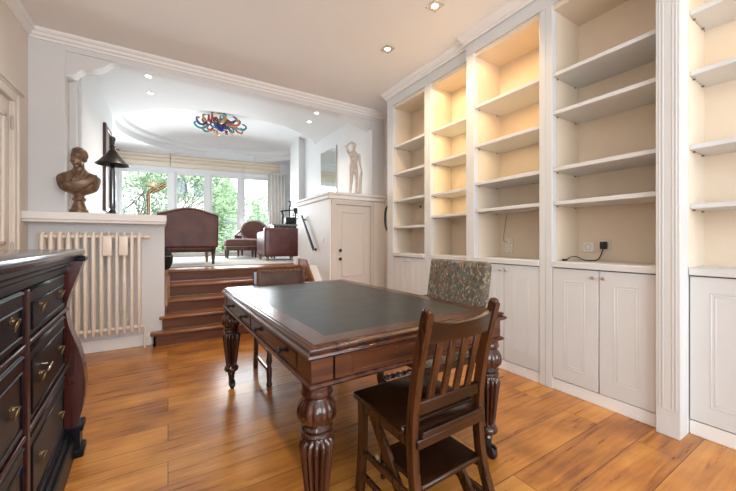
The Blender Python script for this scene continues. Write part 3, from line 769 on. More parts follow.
# scrolled pilasters: profile (y forward negative, z)
def pilaster(xa, xb):
    fr = spline([(-.008, CH-.06), (-.004, 1.03), (.010, .985), (.032, .92), (.050, .86), (.062, .79), (.055, .72), (.040, .66), (.012, .57), (-.004, .49), (-.014, .40), (-.013, .34), (-.002, .25), (.015, .19), (.022, .165)], 5)
    m = MB().prism([(y, z) for y, z in fr] + [(.115, .165), (.115, CH-.06)], xa, xb, 'x', None, True)
    o = m.build('scroll_pilaster', REDMAH, ch, 30)
    MB().box(xa-.006, xb+.006, -.014, .11, CH-.062, CH-.035, .006).build('capital', EBON, o)
    MB().box(xa-.004, xb+.004, -.006, .11, .135, .168, .006).box(xa, xb, .008, .11, .03, .14, .004).box(xa-.008, xb+.008, -.008, .11, 0, .04, .006).build('pilaster_foot', EBON, o)
pilaster(-.135, -.03); pilaster(-CL+.03, -CL+.135)

# ------------------------------------------------------------------ writing table
TR = math.radians(1.6); TW, TL = 1.12, 1.775
tb = thing('writing_table', 'large mahogany library table with a green-black leather top on castors', 'table', (.944, 1.962, 0), TR)
hx, hy = TW/2, TL/2; ZT = .78
P = [(.020, .732), (.008, .734), (.0, .742), (.002, .750), (.012, .754), (.016, .759), (.010, .764), (.012, .769), (.022, .7745), (.032, .7755), (.036, .78), (.115, .78), (.115, .77), (.2, .735)]
m = MB().sweep(P, [(-hx, -hy), (hx, -hy), (hx, hy), (-hx, hy)], True).box(-hx+.05, hx-.05, -hy+.05, hy-.05, .725, .771)
m.build('table_top', MAHOG, tb, 30)
MB().box(-hx+.113, hx-.113, -hy+.113, hy-.113, .765, .7795).build('leather_inset', LEATHER_TOP, tb)
tl = MB()
for q in ((-hx+.135, hx-.135, -hy+.135, -hy+.140), (-hx+.135, hx-.135, hy-.140, hy-.135), (-hx+.135, -hx+.140, -hy+.135, hy-.135), (hx-.140, hx-.135, -hy+.135, hy-.135)):
    tl.box(q[0], q[1], q[2], q[3], .7790, .7799)
tl.build('tooled_line', TOOL, tb)
ax, ay = hx-.035, hy-.035; z0, z1 = .625, .735
for s in (-1, 1):
    m = MB().box(-ax+.08, ax-.08, s*ay-.012, s*ay+.010, z0+.012, z1)
    pn = s*(ay+.010)
    for q in ((-ax+.15, ax-.15, z0+.03, z0+.036), (-ax+.15, ax-.15, z1-.020, z1-.014), (-ax+.15, -ax+.156, z0+.03, z1-.014), (ax-.156, ax-.15, z0+.03, z1-.014)):
        m.box(q[0], q[1], pn-.004, pn+.003, q[2], q[3], .002)
    m.build('end_apron', MAHOGX, tb)
    m = MB().box(s*ax-.012, s*ax+.010, -ay+.08, ay-.08, z0+.012, z1); m.build('side_apron', MAHOG, tb)
    for k in (-1, 1):
        c = k*(ay-.12)/2; w = (ay-.12)-.03
        x_ = s*(ax+.010)
        d = MB().box(min(x_-s*.002, x_+s*.006), max(x_-s*.002, x_+s*.006), c-w/2, c+w/2, z0+.026, z1-.010, .003)
        for q in ((c-w/2+.012, c+w/2-.012, z0+.034, z0+.038), (c-w/2+.012, c+w/2-.012, z1-.022, z1-.018)):
            d.box(min(x_+s*.004, x_+s*.009), max(x_+s*.004, x_+s*.009), q[0], q[1], q[2], q[3], .001)
        dr = d.build('drawer', MAHOG, tb)
        for kk in (-.28, .28):
            MB().lathe([(.007, 0), (.007, .008), (.013, .014), (.015, .020), (.011, .028), (.001, .030)], 18, T(x_+s*.006, c+kk*w, (z0+z1)/2+.004) @ RY(s*PI/2)).build('knob', BLACK, dr)
lm = MB().sweep([(.0, z0), (-.010, z0+.003), (-.014, z0+.010), (-.008, z0+.018), (.002, z0+.022), (.03, z0+.022), (.03, z0)], [(-ax-.012, -ay-.012), (ax+.012, -ay-.012), (ax+.012, ay+.012), (-ax-.012, ay+.012)], True)
lm.build('lower_moulding', MAHOG, tb, 30)
prof = [(.018, .098), (.024, .101), (.028, .107), (.024, .114), (.022, .118), (.034, .124), (.050, .136), (.054, .150), (.048, .163), (.036, .170), (.040, .175),
        (.040, .180, .22), (.044, .21, .27), (.050, .27, .28), (.057, .33, .28), (.064, .385, .27), (.066, .405, .22), (.060, .422, .15), (.048, .430, .05),
        (.046, .434), (.056, .440), (.061, .448), (.056, .456), (.048, .460), (.056, .464), (.060, .471), (.054, .478), (.050, .482),
        (.058, .487, .05), (.070, .502, .075), (.075, .522, .08), (.073, .542, .075), (.064, .560, .05), (.052, .573, .02), (.048, .580), (.056, .586), (.060, .596), (.056, .604), (.056, .626)]
for sx, sy in ((-1, -1), (1, -1), (-1, 1), (1, 1)):
    x, y = sx*(ax-.030), sy*(ay-.040)
    o = MB().lathe(prof, 84, None, 14).build('leg', TURNED, tb, 50, (x, y, 0))
    MB().box(-.045, .045, -.050, .050, .622, z1, .004).build('corner_block', MAHOGX, o)
    c = MB().lathe([(.014, .055), (.020, .060), (.024, .098), (.018, .102)], 20).bar((0, 0, .066), (.010, -.020, .048), .02, .02)
    c.box(-.020, -.012, -.050, .012, .018, .066, .003).box(.012, .020, -.050, .012, .018, .066, .003)
    c.build('castor', SHADE_M, o)
    MB().lathe([(.006, -.011), (.024, -.013), (.027, -.010), (.027, .010), (.024, .013), (.006, .011)], 24, T(0, -.030, .027) @ RY(PI/2)).build('wheel', SHADE_M, o)

# ------------------------------------------------------------------ step chair (its back towards the camera)
sc = thing('step_chair', 'dark walnut slat-back step chair standing at the near end of the table', 'chair', (.945, 1.13, 0), math.radians(CHROT))
# local: +y towards the table; seat .46 wide, rear posts at y=-.19
def zpost(z):       # y of the rear post: flared foot, upright, raked back
    return spline([(-.29, 0), (-.205, .22), (-.185, .45), (-.210, .66), (-.265, .895)], 8)
hw = .185
for s in (-1, 1):
    C = zpost(0); m = MB()
    poly = [(y-.017, z) for y, z in C] + [(-.265, .908), (-.252, .908)] + [(y+.019, z) for y, z in C[::-1]]
    m.prism(poly, s*hw-.015, s*hw+.015, 'x')
    m.build('rear_post', CHAIRW, sc)
    fl = spline([(.180, 0), (.165, .12), (.152, .28), (.156, .43)], 6)
    m = MB().prism([(y-.016, z) for y, z in fl] + [(y+.018, z) for y, z in fl[::-1]], s*hw-.016, s*hw+.016, 'x')
    m.build('front_leg', CHAIRW, sc)
    MB().bar((s*(hw-.022), .140, .425), (s*(hw-.022), -.20, .015), .055, .02, (1, 0, 0), .003).build('step_string', CHAIRW, sc)
    MB().bar((s*hw, .150, .20), (s*hw, -.19, .20), .016, .028, (0, 0, 1), .003).build('side_stretcher', CHAIRW, sc)
    MB().bar((s*hw, .150, .09), (s*hw, -.215, .09), .016, .03, (0, 0, 1), .003).build('side_stretcher', CHAIRW, sc)
    MB().bar((s*hw, .155, .405), (s*hw, -.19, .405), .018, .045, (0, 0, 1), .003).build('seat_rail', CHAIRW, sc)
MB().box(-.212, .212, -.155, .205, .424, .458, .013, None, 3).build('seat', CHAIRX, sc)
MB().box(-.168, .168, -.222, -.152, .428, .456, .006, None, 2).build('hinged_seat_strip', CHAIRX, sc)
MB().bar((-hw, -.20, .41), (hw, -.20, .41), .03, .035, (0, 0, 1), .003).build('rear_rail', CHAIRX, sc)
MB().box(-.165, .165, -.215, .03, .232, .254, .005).build('step_board', CHAIRX, sc)
MB().box(-.165, .165, .03, .05, .13, .254, .004).build('step_back', CHAIRX, sc)
# back: dipped top rail, four slats, lower rail
def yb(z):
    C = zpost(0)
    for (a, b), (c, d) in zip(C, C[1:]):
        if b <= z <= d: return a+(c-a)*(z-b)/max(1e-6, d-b)
    return C[-1][0]
top = [(x, .850+.030*(x/.185)**2*(abs(x)/.185)) for x in [-.185+.37*k/16 for k in range(17)]]
m = MB(); bot = [(x, .783) for x, _ in top]
ve = []
for (x, z), (_, z2) in zip(top, bot):
    bow = -.016*(1-(x/.185)**2)
    ve += [(x, yb(z)+bow-.010, z), (x, yb(z)+bow+.010, z), (x, yb(z2)+bow+.010, z2), (x, yb(z2)+bow-.010, z2)]
fs = []
for i in range(16):
    for k in range(4):
        l = (k+1) % 4; fs.append((i*4+k, i*4+l, i*4+4+l, i*4+4+k))
fs += [(0, 1, 2, 3), (67, 66, 65, 64)]
m.add(ve, fs, True).build('crest_rail', CHAIRX, sc)
MB().bar((-hw, yb(.53), .53), (hw, yb(.53), .53), .022, .05, (0, 0, 1), .004).build('lower_rail', CHAIRX, sc)
for k in range(4):
    x = -.105+.07*k
    MB().bar((x, yb(.53), .545), (x, yb(.80)-.008, .80), .012, .034, (1, 0, 0), .002).build('back_slat', CHAIRW, sc)
for s in (-1, 1):
    MB().ball((s*hw, -.262, .902), (.017, .022, .018), 2).build('post_top', CHAIRW, sc)
MB().lathe([(.012, 0), (.012, .003), (.006, .005)], 12, T(-.223+.022, .02, .25) @ RY(-PI/2)).build('catch', STEELR, sc)

# ------------------------------------------------------------------ patterned chair on the far long side, facing the table
pc = thing('upholstered_armchair', 'armchair with leafy patterned back on the bookcase side of the table', 'armchair', (1.60, 1.66, 0), math.radians(90))
# local +y = towards -x world (the table);  local x = along world y
bk = MB().pad(.54, .07, .34, .03, (0, 0, 0), 8, 0)
o = bk.build('back_panel', TAPES, pc); o.location = (0, -.155, .845); o.rotation_euler = (math.radians(9), 0, 0)
MB().pad(.53, .50, .09, .04, (0, .12, .46), 8, .02).build('seat', TAPES, pc)
for s in (-1, 1):
    MB().lathe([(.018, 0), (.024, .02), (.018, .05), (.026, .12), (.018, .16), (.026, .20), (.022, .30), (.026, .42)], 20, T(s*.235, .34, 0)).build('front_leg', DKWOOD, pc)
    MB().bar((s*.245, -.16, 0), (s*.25, -.10, .43), .04, .04, (1, 0, 0), .004).build('rear_leg', DKWOOD, pc)
    MB().bar((s*.235, -.105, .42), (s*.225, -.20, 1.0), .03, .035, (1, 0, 0), .004).build('back_post', DKWOOD, pc)
    # barley-twist stretcher
    m = MB(); 
    for ph in (0, PI):
        m.tube([(s*.238+.010*math.cos(q*.75+ph), -.13+.47*q/40, .19+.010*math.sin(q*.75+ph)) for q in range(41)], .011, 8)
    m.build('twist_stretcher', DKWOOD, pc)
    # arm with a scrolled end
    m = MB().tube(spline([(s*.262, -.12, .72), (s*.275, -.07, .715), (s*.285, -.02, .70), (s*.29, .01, .69)], 6), [.016]*18+[.024], 10)
    m.lathe([(.016, .43), (.022, .48), (.014, .52), (.022, .58), (.016, .69)], 16, T(s*.275, -.005, 0)); m.build('arm', DKWOOD, pc)
MB().tube([(-.24, .34, .19), (.24, .34, .19)], .013, 10).build('front_stretcher', DKWOOD, pc)
MB().box(-.26, .26, -.12, .36, .385, .43, .006).build('seat_rail', DKWOOD, pc)
nails(pc, [(-.24+.48*k/20, .036, -.155) for k in range(21)], BRASS, .006, (0, -.155, .845), (math.radians(9),))

# ------------------------------------------------------------------ leather chair tucked in at the far end
lc = thing('leather_chair', 'brown leather chair with studded low back tucked under the far table end', 'chair', (.905, 2.82, 0), math.radians(181))
# local +y towards the camera
bk = MB().pad(.445, .055, .26, .025, (0, 0, 0), 8)
o = bk.build('back_pad', BRLEATH, lc); o.location = (0, -.235, .752); o.rotation_euler = (math.radians(6), 0, 0)
MB().pad(.48, .44, .07, .03, (0, .0, .455), 8, .015).build('seat', BRLEATH, lc)
nails(lc, [(-.20+.40*k/12, .028, .112) for k in range(13)]+[(q, .028, z) for q in (-.205, .205) for z in (-.10, -.03, .04)]+[(-.19+.38*k/9, .0, .132) for k in range(10)], BRASSB, .0075, (0, -.235, .752), (math.radians(6),))
for s in (-1, 1):
    MB().lathe([(.017, 0), (.024, .015), (.018, .04), (.022, .09), (.022, .14), (.015, .16), (.025, .20), (.019, .24), (.015, .30), (.024, .34), (.024, .42)], 20, T(s*.225, .20, 0)).build('front_leg', DKWOOD, lc)
    MB().bar((s*.225, -.24, 0), (s*.225, -.205, .43), .036, .036, (1, 0, 0), .003).bar((s*.225, -.205, .42), (s*.23, -.25, .87), .034, .03, (1, 0, 0), .003).build('rear_leg', DKWOOD, lc)
    MB().bar((s*.225, .20, .12), (s*.225, -.23, .12), .02, .026, (0, 0, 1), .003).build('side_stretcher', DKWOOD, lc)
    MB().bar((s*.225, .20, .27), (s*.225, -.22, .27), .018, .022, (0, 0, 1), .003).build('side_stretcher', DKWOOD, lc)
    MB().box(s*.225-.014, s*.225+.014, -.2, .2, .375, .42, .004).build('seat_rail', DKWOOD, lc)
MB().bar((-.225, .20, .27), (.225, .20, .27), .02, .03, (0, 0, 1), .003).build('front_stretcher', DKWOOD, lc)

# ------------------------------------------------------------------ bust on the ledge
LED = 1.428
bu = thing('bust', 'bronze-coloured classical bust of a draped youth on the white ledge', 'bust', (-.75, YB-.10, LED), math.radians(6))
bu.scale = (.97, 1.05, 1.10)
MB().lathe([(.078, 0), (.078, .022), (.073, .03), (.064, .034), (.060, .05), (.046, .09), (.043, .105), (.056, .115), (.058, .128), (.045, .136), (.040, .15), (.052, .162), (.05, .175)], 32).build('socle', BRONZE, bu)
b = MB()
# chest and drapery: lofted ellipses with vertical folds
prof_ = [(.160, .045, .040, 0), (.172, .075, .055, 0), (.188, .115, .072, -.002), (.205, .140, .083, -.004), (.235, .156, .092, -.006), (.270, .166, .097, -.006), (.300, .170, .094, -.004), (.325, .163, .084, 0), (.345, .140, .070, .004), (.362, .105, .058, .008), (.378, .070, .052, .010), (.395, .052, .050, .008)]
NS = 96; vs = []; fs = []
def ring(z, rx, ry, y0):
    for k in range(NS):
        t = 2*PI*k/NS; amp = .045 if z < .33 else 0
        q = 1+amp*math.sin(15*t+9*z)*(.6+.4*math.sin(3*t+20*z))
        vs.append((rx*q*math.cos(t), y0+ry*q*math.sin(t), z))
PP = spline(prof_, 4)
for z, rx, ry_, y0 in PP: ring(z, rx, ry_, y0)
for i in range(len(PP)-1):
    for k in range(NS):
        l = (k+1) % NS; fs.append((i*NS+k, i*NS+l, (i+1)*NS+l, (i+1)*NS+k))
fs += [tuple(range(NS))[::-1], tuple((len(PP)-1)*NS+k for k in range(NS))]
b.add(vs, fs)
def front(x, z, out=0):
    q = min(PP, key=lambda p: abs(p[0]-z)); c = max(0, 1-(x/q[1])**2)
    return (x, q[3]-q[2]*math.sqrt(c)-out, z)
for k in range(6):          # mantle over the left shoulder
    A, B_ = (.135-.004*k, .352-.012*k), (-.125+.006*k, .262-.016*k)
    pts = []
    for i in range(15):
        t = i/14; pts.append(front(A[0]+(B_[0]-A[0])*t, A[1]+(B_[1]-A[1])*t-.035*math.sin(PI*t), .004))
    b.tube(pts, [.0085]*15, 8)
for s_ in (-1, 1):          # tunic folds falling from the neck
    for k in range(3):
        pts = [front(s_*(.03+.028*k)*(1-.5*t), .372-.012*k-(.05+.012*k)*t, .002) for t in [i/8 for i in range(9)]]
        b.tube(pts, [.0065]*9, 8)
chain(b, [(0, .008, .37), (-.004, -.004, .44)], [.050, .045])
# head turned to its right (viewer left)
H = T(-.006, -.010, .487) @ RZ(math.radians(-26)) @ RX(math.radians(8)) @ Matrix.Scale(.98, 4)
h = MB()
h.ball((0, .012, .02), (.064, .078, .078), 3).ball((0, -.028, -.022), (.050, .046, .060), 3).ball((0, -.045, -.068), (.026, .022, .020), 2)
h.ball((0, -.056, .016), (.044, .016, .010), 2)                       # brow
chain(h, [(0, -.066, .010), (0, -.086, -.022)], [.008, .0125], 2)     # nose
h.ball((0, -.071, -.042), (.019, .009, .0065), 2).ball((0, -.069, -.052), (.016, .009, .006), 2)
for s in (-1, 1):
    h.ball((s*.028, -.042, -.024), (.024, .024, .026), 2)
    h.ball((s*.062, .010, -.008), (.009, .018, .026), 2)
    h.ball((s*.022, -.064, .002), (.011, .007, .006), 1)
b.add(h.v, h.f, True, H)
organic(b, .0042, 3, .45).build('figure', BRONZE, bu, 60)
hr_ = MB()
random.seed(3)
hr_.ball((0, .024, .030), (.068, .076, .074), 3)
for k in range(230):
    u = random.uniform(-.15, 1); a = random.uniform(0, 2*PI); c = math.sqrt(max(0, 1-u*u))
    d = Vector((c*math.cos(a), c*math.sin(a), u))
    if d.y < -.25 and d.z < .62: continue
    if d.z < .0 and d.y < .15: continue
    hr_.ball((d.x*.064, .012+d.y*.077, .020+d.z*.077), random.uniform(.008, .0125), 1)
hb = MB(); hb.add(hr_.v, hr_.f, True, H)
organic(hb, .005, 1, .4).build('hair', BRONZE, bu, 60)

# ------------------------------------------------------------------ lamps
tl_ = thing('table_lamp', 'dark metal table lamp with a cone shade on the ledge', 'lamp', (-.512, YB+.10, LED))
MB().lathe([(.075, 0), (.075, .012), (.06, .02), (.045, .024)], 28).lathe([(.034, .02), (.034, .04), (.022, .06)], 20).build('base', SHADE_M, tl_)
MB().lathe([(.028, .02), (.032, .035), (.024, .05)], 20).build('base_collar', BRASS, tl_)
MB().lathe([(.016, .045), (.026, .08), (.030, .18), (.030, .34), (.026, .46), (.018, .52), (.018, .56)], 24).build('column', CHROME, tl_)
MB().lathe([(.150, .545), (.151, .550), (.120, .578), (.046, .672), (.040, .690), (.036, .686), (.112, .578), (.147, .547)], 40, None, 0, False).build('lamp_shade', SHADE_M, tl_)
MB().lathe([(.040, .685), (.030, .70), (.030, .70), (.022, .71), (.022, .735), (.028, .74), (.028, .75), (.018, .76), (.020, .80), (.026, .81), (.026, .84), (.016, .85)], 20).build('finial', SHADE_M, tl_)
MB().tube([(.03, 0, .72), (.055, 0, .715)], .006, 8).ball((.058, 0, .713), .010, 1).build('switch_knob', BRASS, tl_)

fl = thing('floor_lamp', 'brass reading lamp with a jointed arm before the left garden window', 'floor lamp', (-.25, 6.0, PLAT))
MB().lathe([(.14, 0), (.14, .012), (.12, .02), (.03, .03), (.02, .05)], 28).build('base', BRASSB, fl)
MB().tube([(0, 0, .04), (0, 0, 1.10)], .024, 12).build('pole', BRASSB, fl)
MB().tube(spline([(0, 0, 1.09), (.012, 0, 1.14), (.06, 0, 1.19), (.14, 0, 1.24), (.22, 0, 1.30)], 5), .022, 12).build('arm', BRASSB, fl)
MB().tube([(.03, -.02, 1.12), (.13, -.02, 1.18), (.225, -.02, 1.245)], .018, 12).build('second_arm', BRASSB, fl)
MB().tube([(.02, 0, 1.34), (.07, 0, 1.26)], .008, 8).lathe([(.075, 0), (.074, .012), (.050, .05), (.022, .08), (.018, .10)], 24, T(.05, 0, 1.21) @ RY(math.radians(20)), 0, False).build('lamp_shade', PALEB, fl)

# framed picture on the raised room's left wall
pf_ = thing('picture_frame', 'tall dark red-brown picture frame on the wall behind the table lamp', 'picture frame', (-.799, 6.30, 2.23))
m = MB()
for a in ((-.28, -.22, -.64, .64), (.22, .28, -.64, .64)): m.box(0, .035, a[0], a[1], a[2], a[3], .008)
m.box(0, .035, -.22, .22, .58, .64, .008).box(0, .035, -.22, .22, -.64, -.58, .008)
m.build('frame', FRAMEW, pf_); MB().box(0, .012, -.222, .222, -.582, .582).build('canvas', CANVAS, pf_)

# ------------------------------------------------------------------ statue on the cupboard
su = thing('statue', 'beige standing nude statue with one arm raised, on the white cupboard', 'statue', (2.50, YB+.16, CZ+.07), math.radians(0))
su.scale = (1.10, 1.1, 1.03)
MB().lathe([(.085, 0), (.085, .02), (.078, .026)], 24).build('plinth', PLASTER, su)
b = MB(); k_ = .80/1.80
def S(*p): return tuple(q*k_ for q in p)
def SR(*r): return [q*k_ for q in r]
chain(b, [S(.06, 0, .96), S(.10, -.03, .52), S(.12, .05, .12)], SR(.088, .060, .042))      # weight leg etc.
chain(b, [S(-.07, 0, .96), S(-.10, -.02, .52), S(-.13, .0, .12)], SR(.090, .062, .042))
chain(b, [S(.12, .05, .11), S(.15, -.09, .085)], SR(.040, .030)); chain(b, [S(-.13, 0, .11), S(-.17, -.13, .085)], SR(.040, .030))
for z, rx, ry_, x in ((.95, .155, .105, .0), (1.04, .148, .10, 0), (1.14, .135, .092, .005), (1.24, .150, .10, .005), (1.34, .172, .105, 0), (1.42, .165, .095, -.005), (1.47, .11, .075, -.005)):
    b.ball(S(x, 0, z), SR(rx, ry_, .075), 3)
chain(b, [S(0, 0, 1.48), S(-.01, -.015, 1.58)], SR(.058, .052))
b.ball(S(-.012, -.02, 1.70), SR(.076, .092, .112), 3).ball(S(-.03, -.105, 1.685), SR(.014, .018, .024), 1)
b.ball(S(-.005, .0, 1.735), SR(.088, .10, .088), 3)
chain(b, [S(-.18, 0, 1.42), S(-.30, -.03, 1.62), S(-.12, -.02, 1.80)], SR(.052, .042, .034))      # raised arm, hand on the head
b.ball(S(-.07, -.02, 1.82), SR(.05, .04, .03), 2)
chain(b, [S(.19, 0, 1.42), S(.25, .05, 1.14), S(.27, -.02, .90)], SR(.052, .042, .032)); chain(b, [S(.27, -.02, .90), S(.28, -.05, .80)], SR(.036, .028))
organic(b, .0065, 3, .4).build('body', PLASTER, su, 60)
b = MB(); chain(b, [S(.26, .06, .05), S(.27, .05, .45), S(.28, .0, .82)], SR(.075, .06, .055)); organic(b, .007, 3, .4).build('tree_stump', PLASTER, su, 60)

# glazed mirror on the raised room's right wall
mi = thing('wall_mirror', 'tall frameless mirror on the raised room wall beside the statue', 'mirror', (2.739, 5.98, 2.35))
MB().box(-.014, 0, -.36, .36, -.62, .62, .004).build('mirror_glass', MIRROR, mi)
MB().box(-.017, 0, -.37, -.355, -.63, .63, .003).box(-.017, 0, .355, .37, -.63, .63, .003).build('edge_strip', STEELR, mi)

# ------------------------------------------------------------------ armchairs of the raised room
# 1: back of a rust armchair near the steps
ac = thing('armchair', 'rust armchair with a humped back seen from behind, beside the ledge', 'armchair', (.27, 6.22, PLAT+.0125), math.radians(2))
hump = [(-.42, .27)] + [(-.43+.86*k/24, .80+.075*math.cos((k/24-.5)*PI)**1.5*1.25) for k in range(25)] + [(.42, .27)]
b = MB().prism(hump, -.39, -.29, 'y'); o = b.build('backrest', RUST, ac); md = o.modifiers.new('b', 'BEVEL'); md.width = .03; md.segments = 4; md.limit_method = 'ANGLE'
for p in o.data.polygons: p.use_smooth = True
pm = MB().tube([(x, -.388, z) for x, z in hump[1:-1]], .010, 8).build('piping', PIPE, ac)
MB().pad(.80, .72, .13, .05, (0, .03, .26), 8, 0).build('seat_frame', RUST, ac)
MB().pad(.60, .60, .13, .05, (0, .06, .37), 8, .02).build('seat_cushion', RUSTF, ac)
for s in (-1, 1):
    MB().pad(.13, .62, .26, .06, (s*.37, .02, .42), 8, 0).build('armrest', RUST, ac)
    MB().lathe([(.018, 0), (.024, .02), (.018, .05), (.030, .11), (.022, .14), (.032, .17), (.034, .22)], 18, T(s*.35, -.34, 0)).build('leg', DKWOOD, ac)
    MB().lathe([(.016, 0), (.022, .02), (.028, .12), (.032, .20)], 16, T(s*.34, .33, 0)).build('leg', LTWOOD, ac)
# 2: medallion-back bergere by the window
be = thing('bergere_chair', 'rust bergere with a rounded medallion back, facing the steps by the window', 'armchair', (1.80, 8.45, PLAT+.0125), math.radians(160))
# local +y = towards the camera
ov = [(.30*math.cos(2*PI*k/40), .64+.24*math.sin(2*PI*k/40)) for k in range(40)]
b = MB().prism(ov, -.31, -.25, 'y'); b.build('back_pad', RUSTF, be, 50)
MB().tube([(x*1.04, -.25, .64+(z-.64)*1.05) for x, z in ov], .028, 10, True).build('back_frame', PIPE, be)
MB().pad(.66, .62, .14, .05, (0, .03, .24), 8).build('seat_frame', RUST, be)
MB().pad(.56, .56, .12, .05, (0, .07, .36), 8, .02).build('seat_cushion', RUSTF, be)
for s in (-1, 1):
    MB().pad(.09, .54, .24, .04, (s*.34, .0, .40), 8).build('arm_panel', RUST, be)
    MB().tube(spline([(s*.33, -.25, .64), (s*.36, -.05, .57), (s*.36, .20, .53), (s*.355, .27, .50), (s*.34, .28, .42), (s*.335, .27, .26)], 5), .028, 10).build('arm_frame', OXBL, be)
    for y in (-.24, .29):
        MB().lathe([(.014, 0), (.020, .03), (.028, .14), (.030, .18)], 16, T(s*.29, y, 0)).build('leg', DKWOOD, be)
# 3: footstool
ot = thing('footstool', 'low rust footstool with a padded top before the bergere', 'footstool', (1.40, 7.80, PLAT+.0125), math.radians(-2))
MB().pad(.68, .46, .15, .06, (0, 0, .335), 8, .02).build('cushion', RUSTF, ot)
MB().pad(.66, .44, .10, .03, (0, 0, .215), 8).build('frame', RUST, ot)
MB().tube([(-.335, -.225, .262), (.335, -.225, .262), (.335, .225, .262), (-.335, .225, .262)], .009, 8, True).build('piping', PIPE, ot)
for sx in (-1, 1):
    for sy in (-1, 1):
        MB().lathe([(.014, 0), (.020, .03), (.028, .13), (.030, .18)], 16, T(sx*.29, sy*.18, 0)).build('leg', DKWOOD, ot)
# 4: leather club chair with its back to the steps
cc = thing('club_chair', 'boxy oxblood leather club chair seen from behind, beside the cupboard wall', 'armchair', (1.955, 6.66, PLAT+.0125), math.radians(0))
MB().pad(.78, .12, .56, .03, (0, -.27, .355), 8).build('backrest', OXBL, cc)
MB().pad(.74, .56, .20, .04, (0, .06, .20), 8).build('base', OXBL, cc)
MB().pad(.50, .52, .14, .05, (0, .08, .36), 8, .015).build('seat_cushion', OXBL, cc)
for s in (-1, 1):
    MB().pad(.13, .62, .46, .05, (s*.325, .03, .33), 8).build('armrest', OXBL, cc)
    for y in (-.28, .28):
        MB().lathe([(.018, 0), (.026, .04), (.032, .10)], 14, T(s*.32, y, 0)).build('leg', LTWOOD, cc)
nails(cc, [(-.365+.73*k/26, -.332, .615) for k in range(27)], BRASS, .006)
# table and iron press in the corner
PT = (2.36, 7.19)
tt = thing('side_table', 'small grey-topped table carrying the black iron press', 'side table', (PT[0]-.10, PT[1], PLAT+.0125))
MB().box(-.35, .22, -.16, .16, .715, .745, .006).build('table_top', mat('grey_top', (.36, .37, .34), .5, 0, .2, 8), tt)
MB().box(-.32, .19, -.13, .13, .64, .716, .003).build('apron', DKWOOD, tt)
for sx in (-.30, .17):
    for sy in (-.11, .11): MB().box(sx-.016, sx+.016, sy-.016, sy+.016, 0, .642, .003).build('leg', DKWOOD, tt)
ip = thing('iron_press', 'black iron bench press with a tall screw column on the corner table', 'press', (PT[0], PT[1], PLAT+.7585))
MB().box(-.15, .10, -.09, .09, 0, .025, .006).box(-.13, .09, -.07, .07, .025, .16, .012).build('bed', BLACK, ip)
for s in (-.19, .11):
    MB().tube(spline([(s, 0, .0), (s*1.05, 0, .10), (s*.95, 0, .20), (s*1.1, 0, .29)], 5), .018, 10).lathe([(.03, 0), (.03, .012), (.018, .02)], 14, T(s, 0, 0)).build('side_post', BLACK, ip)
MB().bar((-.25, 0, .29), (.15, 0, .345), .03, .03).build('crossbeam', BLACK, ip)
MB().tube([(-.03, 0, .16), (-.03, 0, .42)], .017, 12).box(-.055, .0, -.02, .02, .40, .43, .004).box(-.055, -.035, -.012, .012, .42, .53, .004).box(-.02, .0, -.012, .012, .42, .53, .004).box(-.055, 0, -.012, .012, .51, .535, .004).build('screw_column', BLACK, ip)
MB().box(.06, .15, -.03, .03, .28, .38, .008).build('counterweight', BLACK, ip)
MB().tube([(.10+.07*math.cos(2*PI*k/24), -.05, .20+.07*math.sin(2*PI*k/24)) for k in range(24)], .010, 8, True).tube([(.03, -.05, .20), (.17, -.05, .20)], .007, 8).tube([(.10, -.05, .13), (.10, -.05, .27)], .007, 8).tube([(.10, -.05, .20), (.10, 0, .20)], .01, 8).build('hand_wheel', BLACK, ip)
# dark round pot behind the radiator wall at the head of the steps
pt = thing('round_pot', 'dark rounded pot half hidden at the head of the steps behind the radiator wall', 'pot', (-.07, 5.22, PLAT))
MB().lathe([(.06, 0), (.095, .02), (.125, .10), (.130, .16), (.115, .22), (.085, .26), (.09, .275), (.075, .272), (.07, .25)], 32, None, 0, False).build('pot_body', BLACK, pt)
MB().lathe([(.06, .001), (.06, .004), (.001, .004)], 24).build('pot_floor', BLACK, pt)
MB().tube([(.132*math.cos(2*PI*k/32), .132*math.sin(2*PI*k/32), .205-.02) for k in range(32)], .006, 8, True).build('tan_band', LTWOOD, pt)

# ------------------------------------------------------------------ glass chandelier
chd = thing('chandelier', 'multicoloured blown-glass chandelier of curling arms under the oval dome', 'chandelier', (.905, 7.15, 3.46))
def cglass(name, c): 
    m = mat(name, c, .08, 0, 0, 1, 0, 1, .5); m.node_tree.nodes['Principled BSDF'].inputs['Transmission Weight'].default_value = .5
    return m
GC = [cglass('glass_orange', (.75, .17, .04)), cglass('glass_green', (.03, .34, .22)), cglass('glass_red', (.40, .03, .025)), cglass('glass_teal', (.08, .42, .50)), cglass('glass_amber', (.78, .46, .10)), cglass('glass_violet', (.11, .07, .30))]
BLUEG = cglass('glass_cobalt', (.03, .05, .42))
MB().lathe([(.001, -.13), (.03, -.125), (.085, -.085), (.115, -.03), (.112, .01), (.07, .05), (.03, .065)], 36, None, 16).build('glass_bowl', BLUEG, chd)
MB().lathe([(.03, .05), (.05, .075), (.055, .11), (.03, .135), (.012, .15)], 24).build('amber_bulb', GC[4], chd)
MB().tube([(0, 0, .14), (0, 0, .235)], .007, 8).lathe([(.06, .225), (.05, .236)], 20).build('hanging_rod', STEELR, chd)
MB().tube([(0, 0, .14), (-.012, 0, .20)], .012, 8).build('top_spike', GC[1], chd)
random.seed(11)
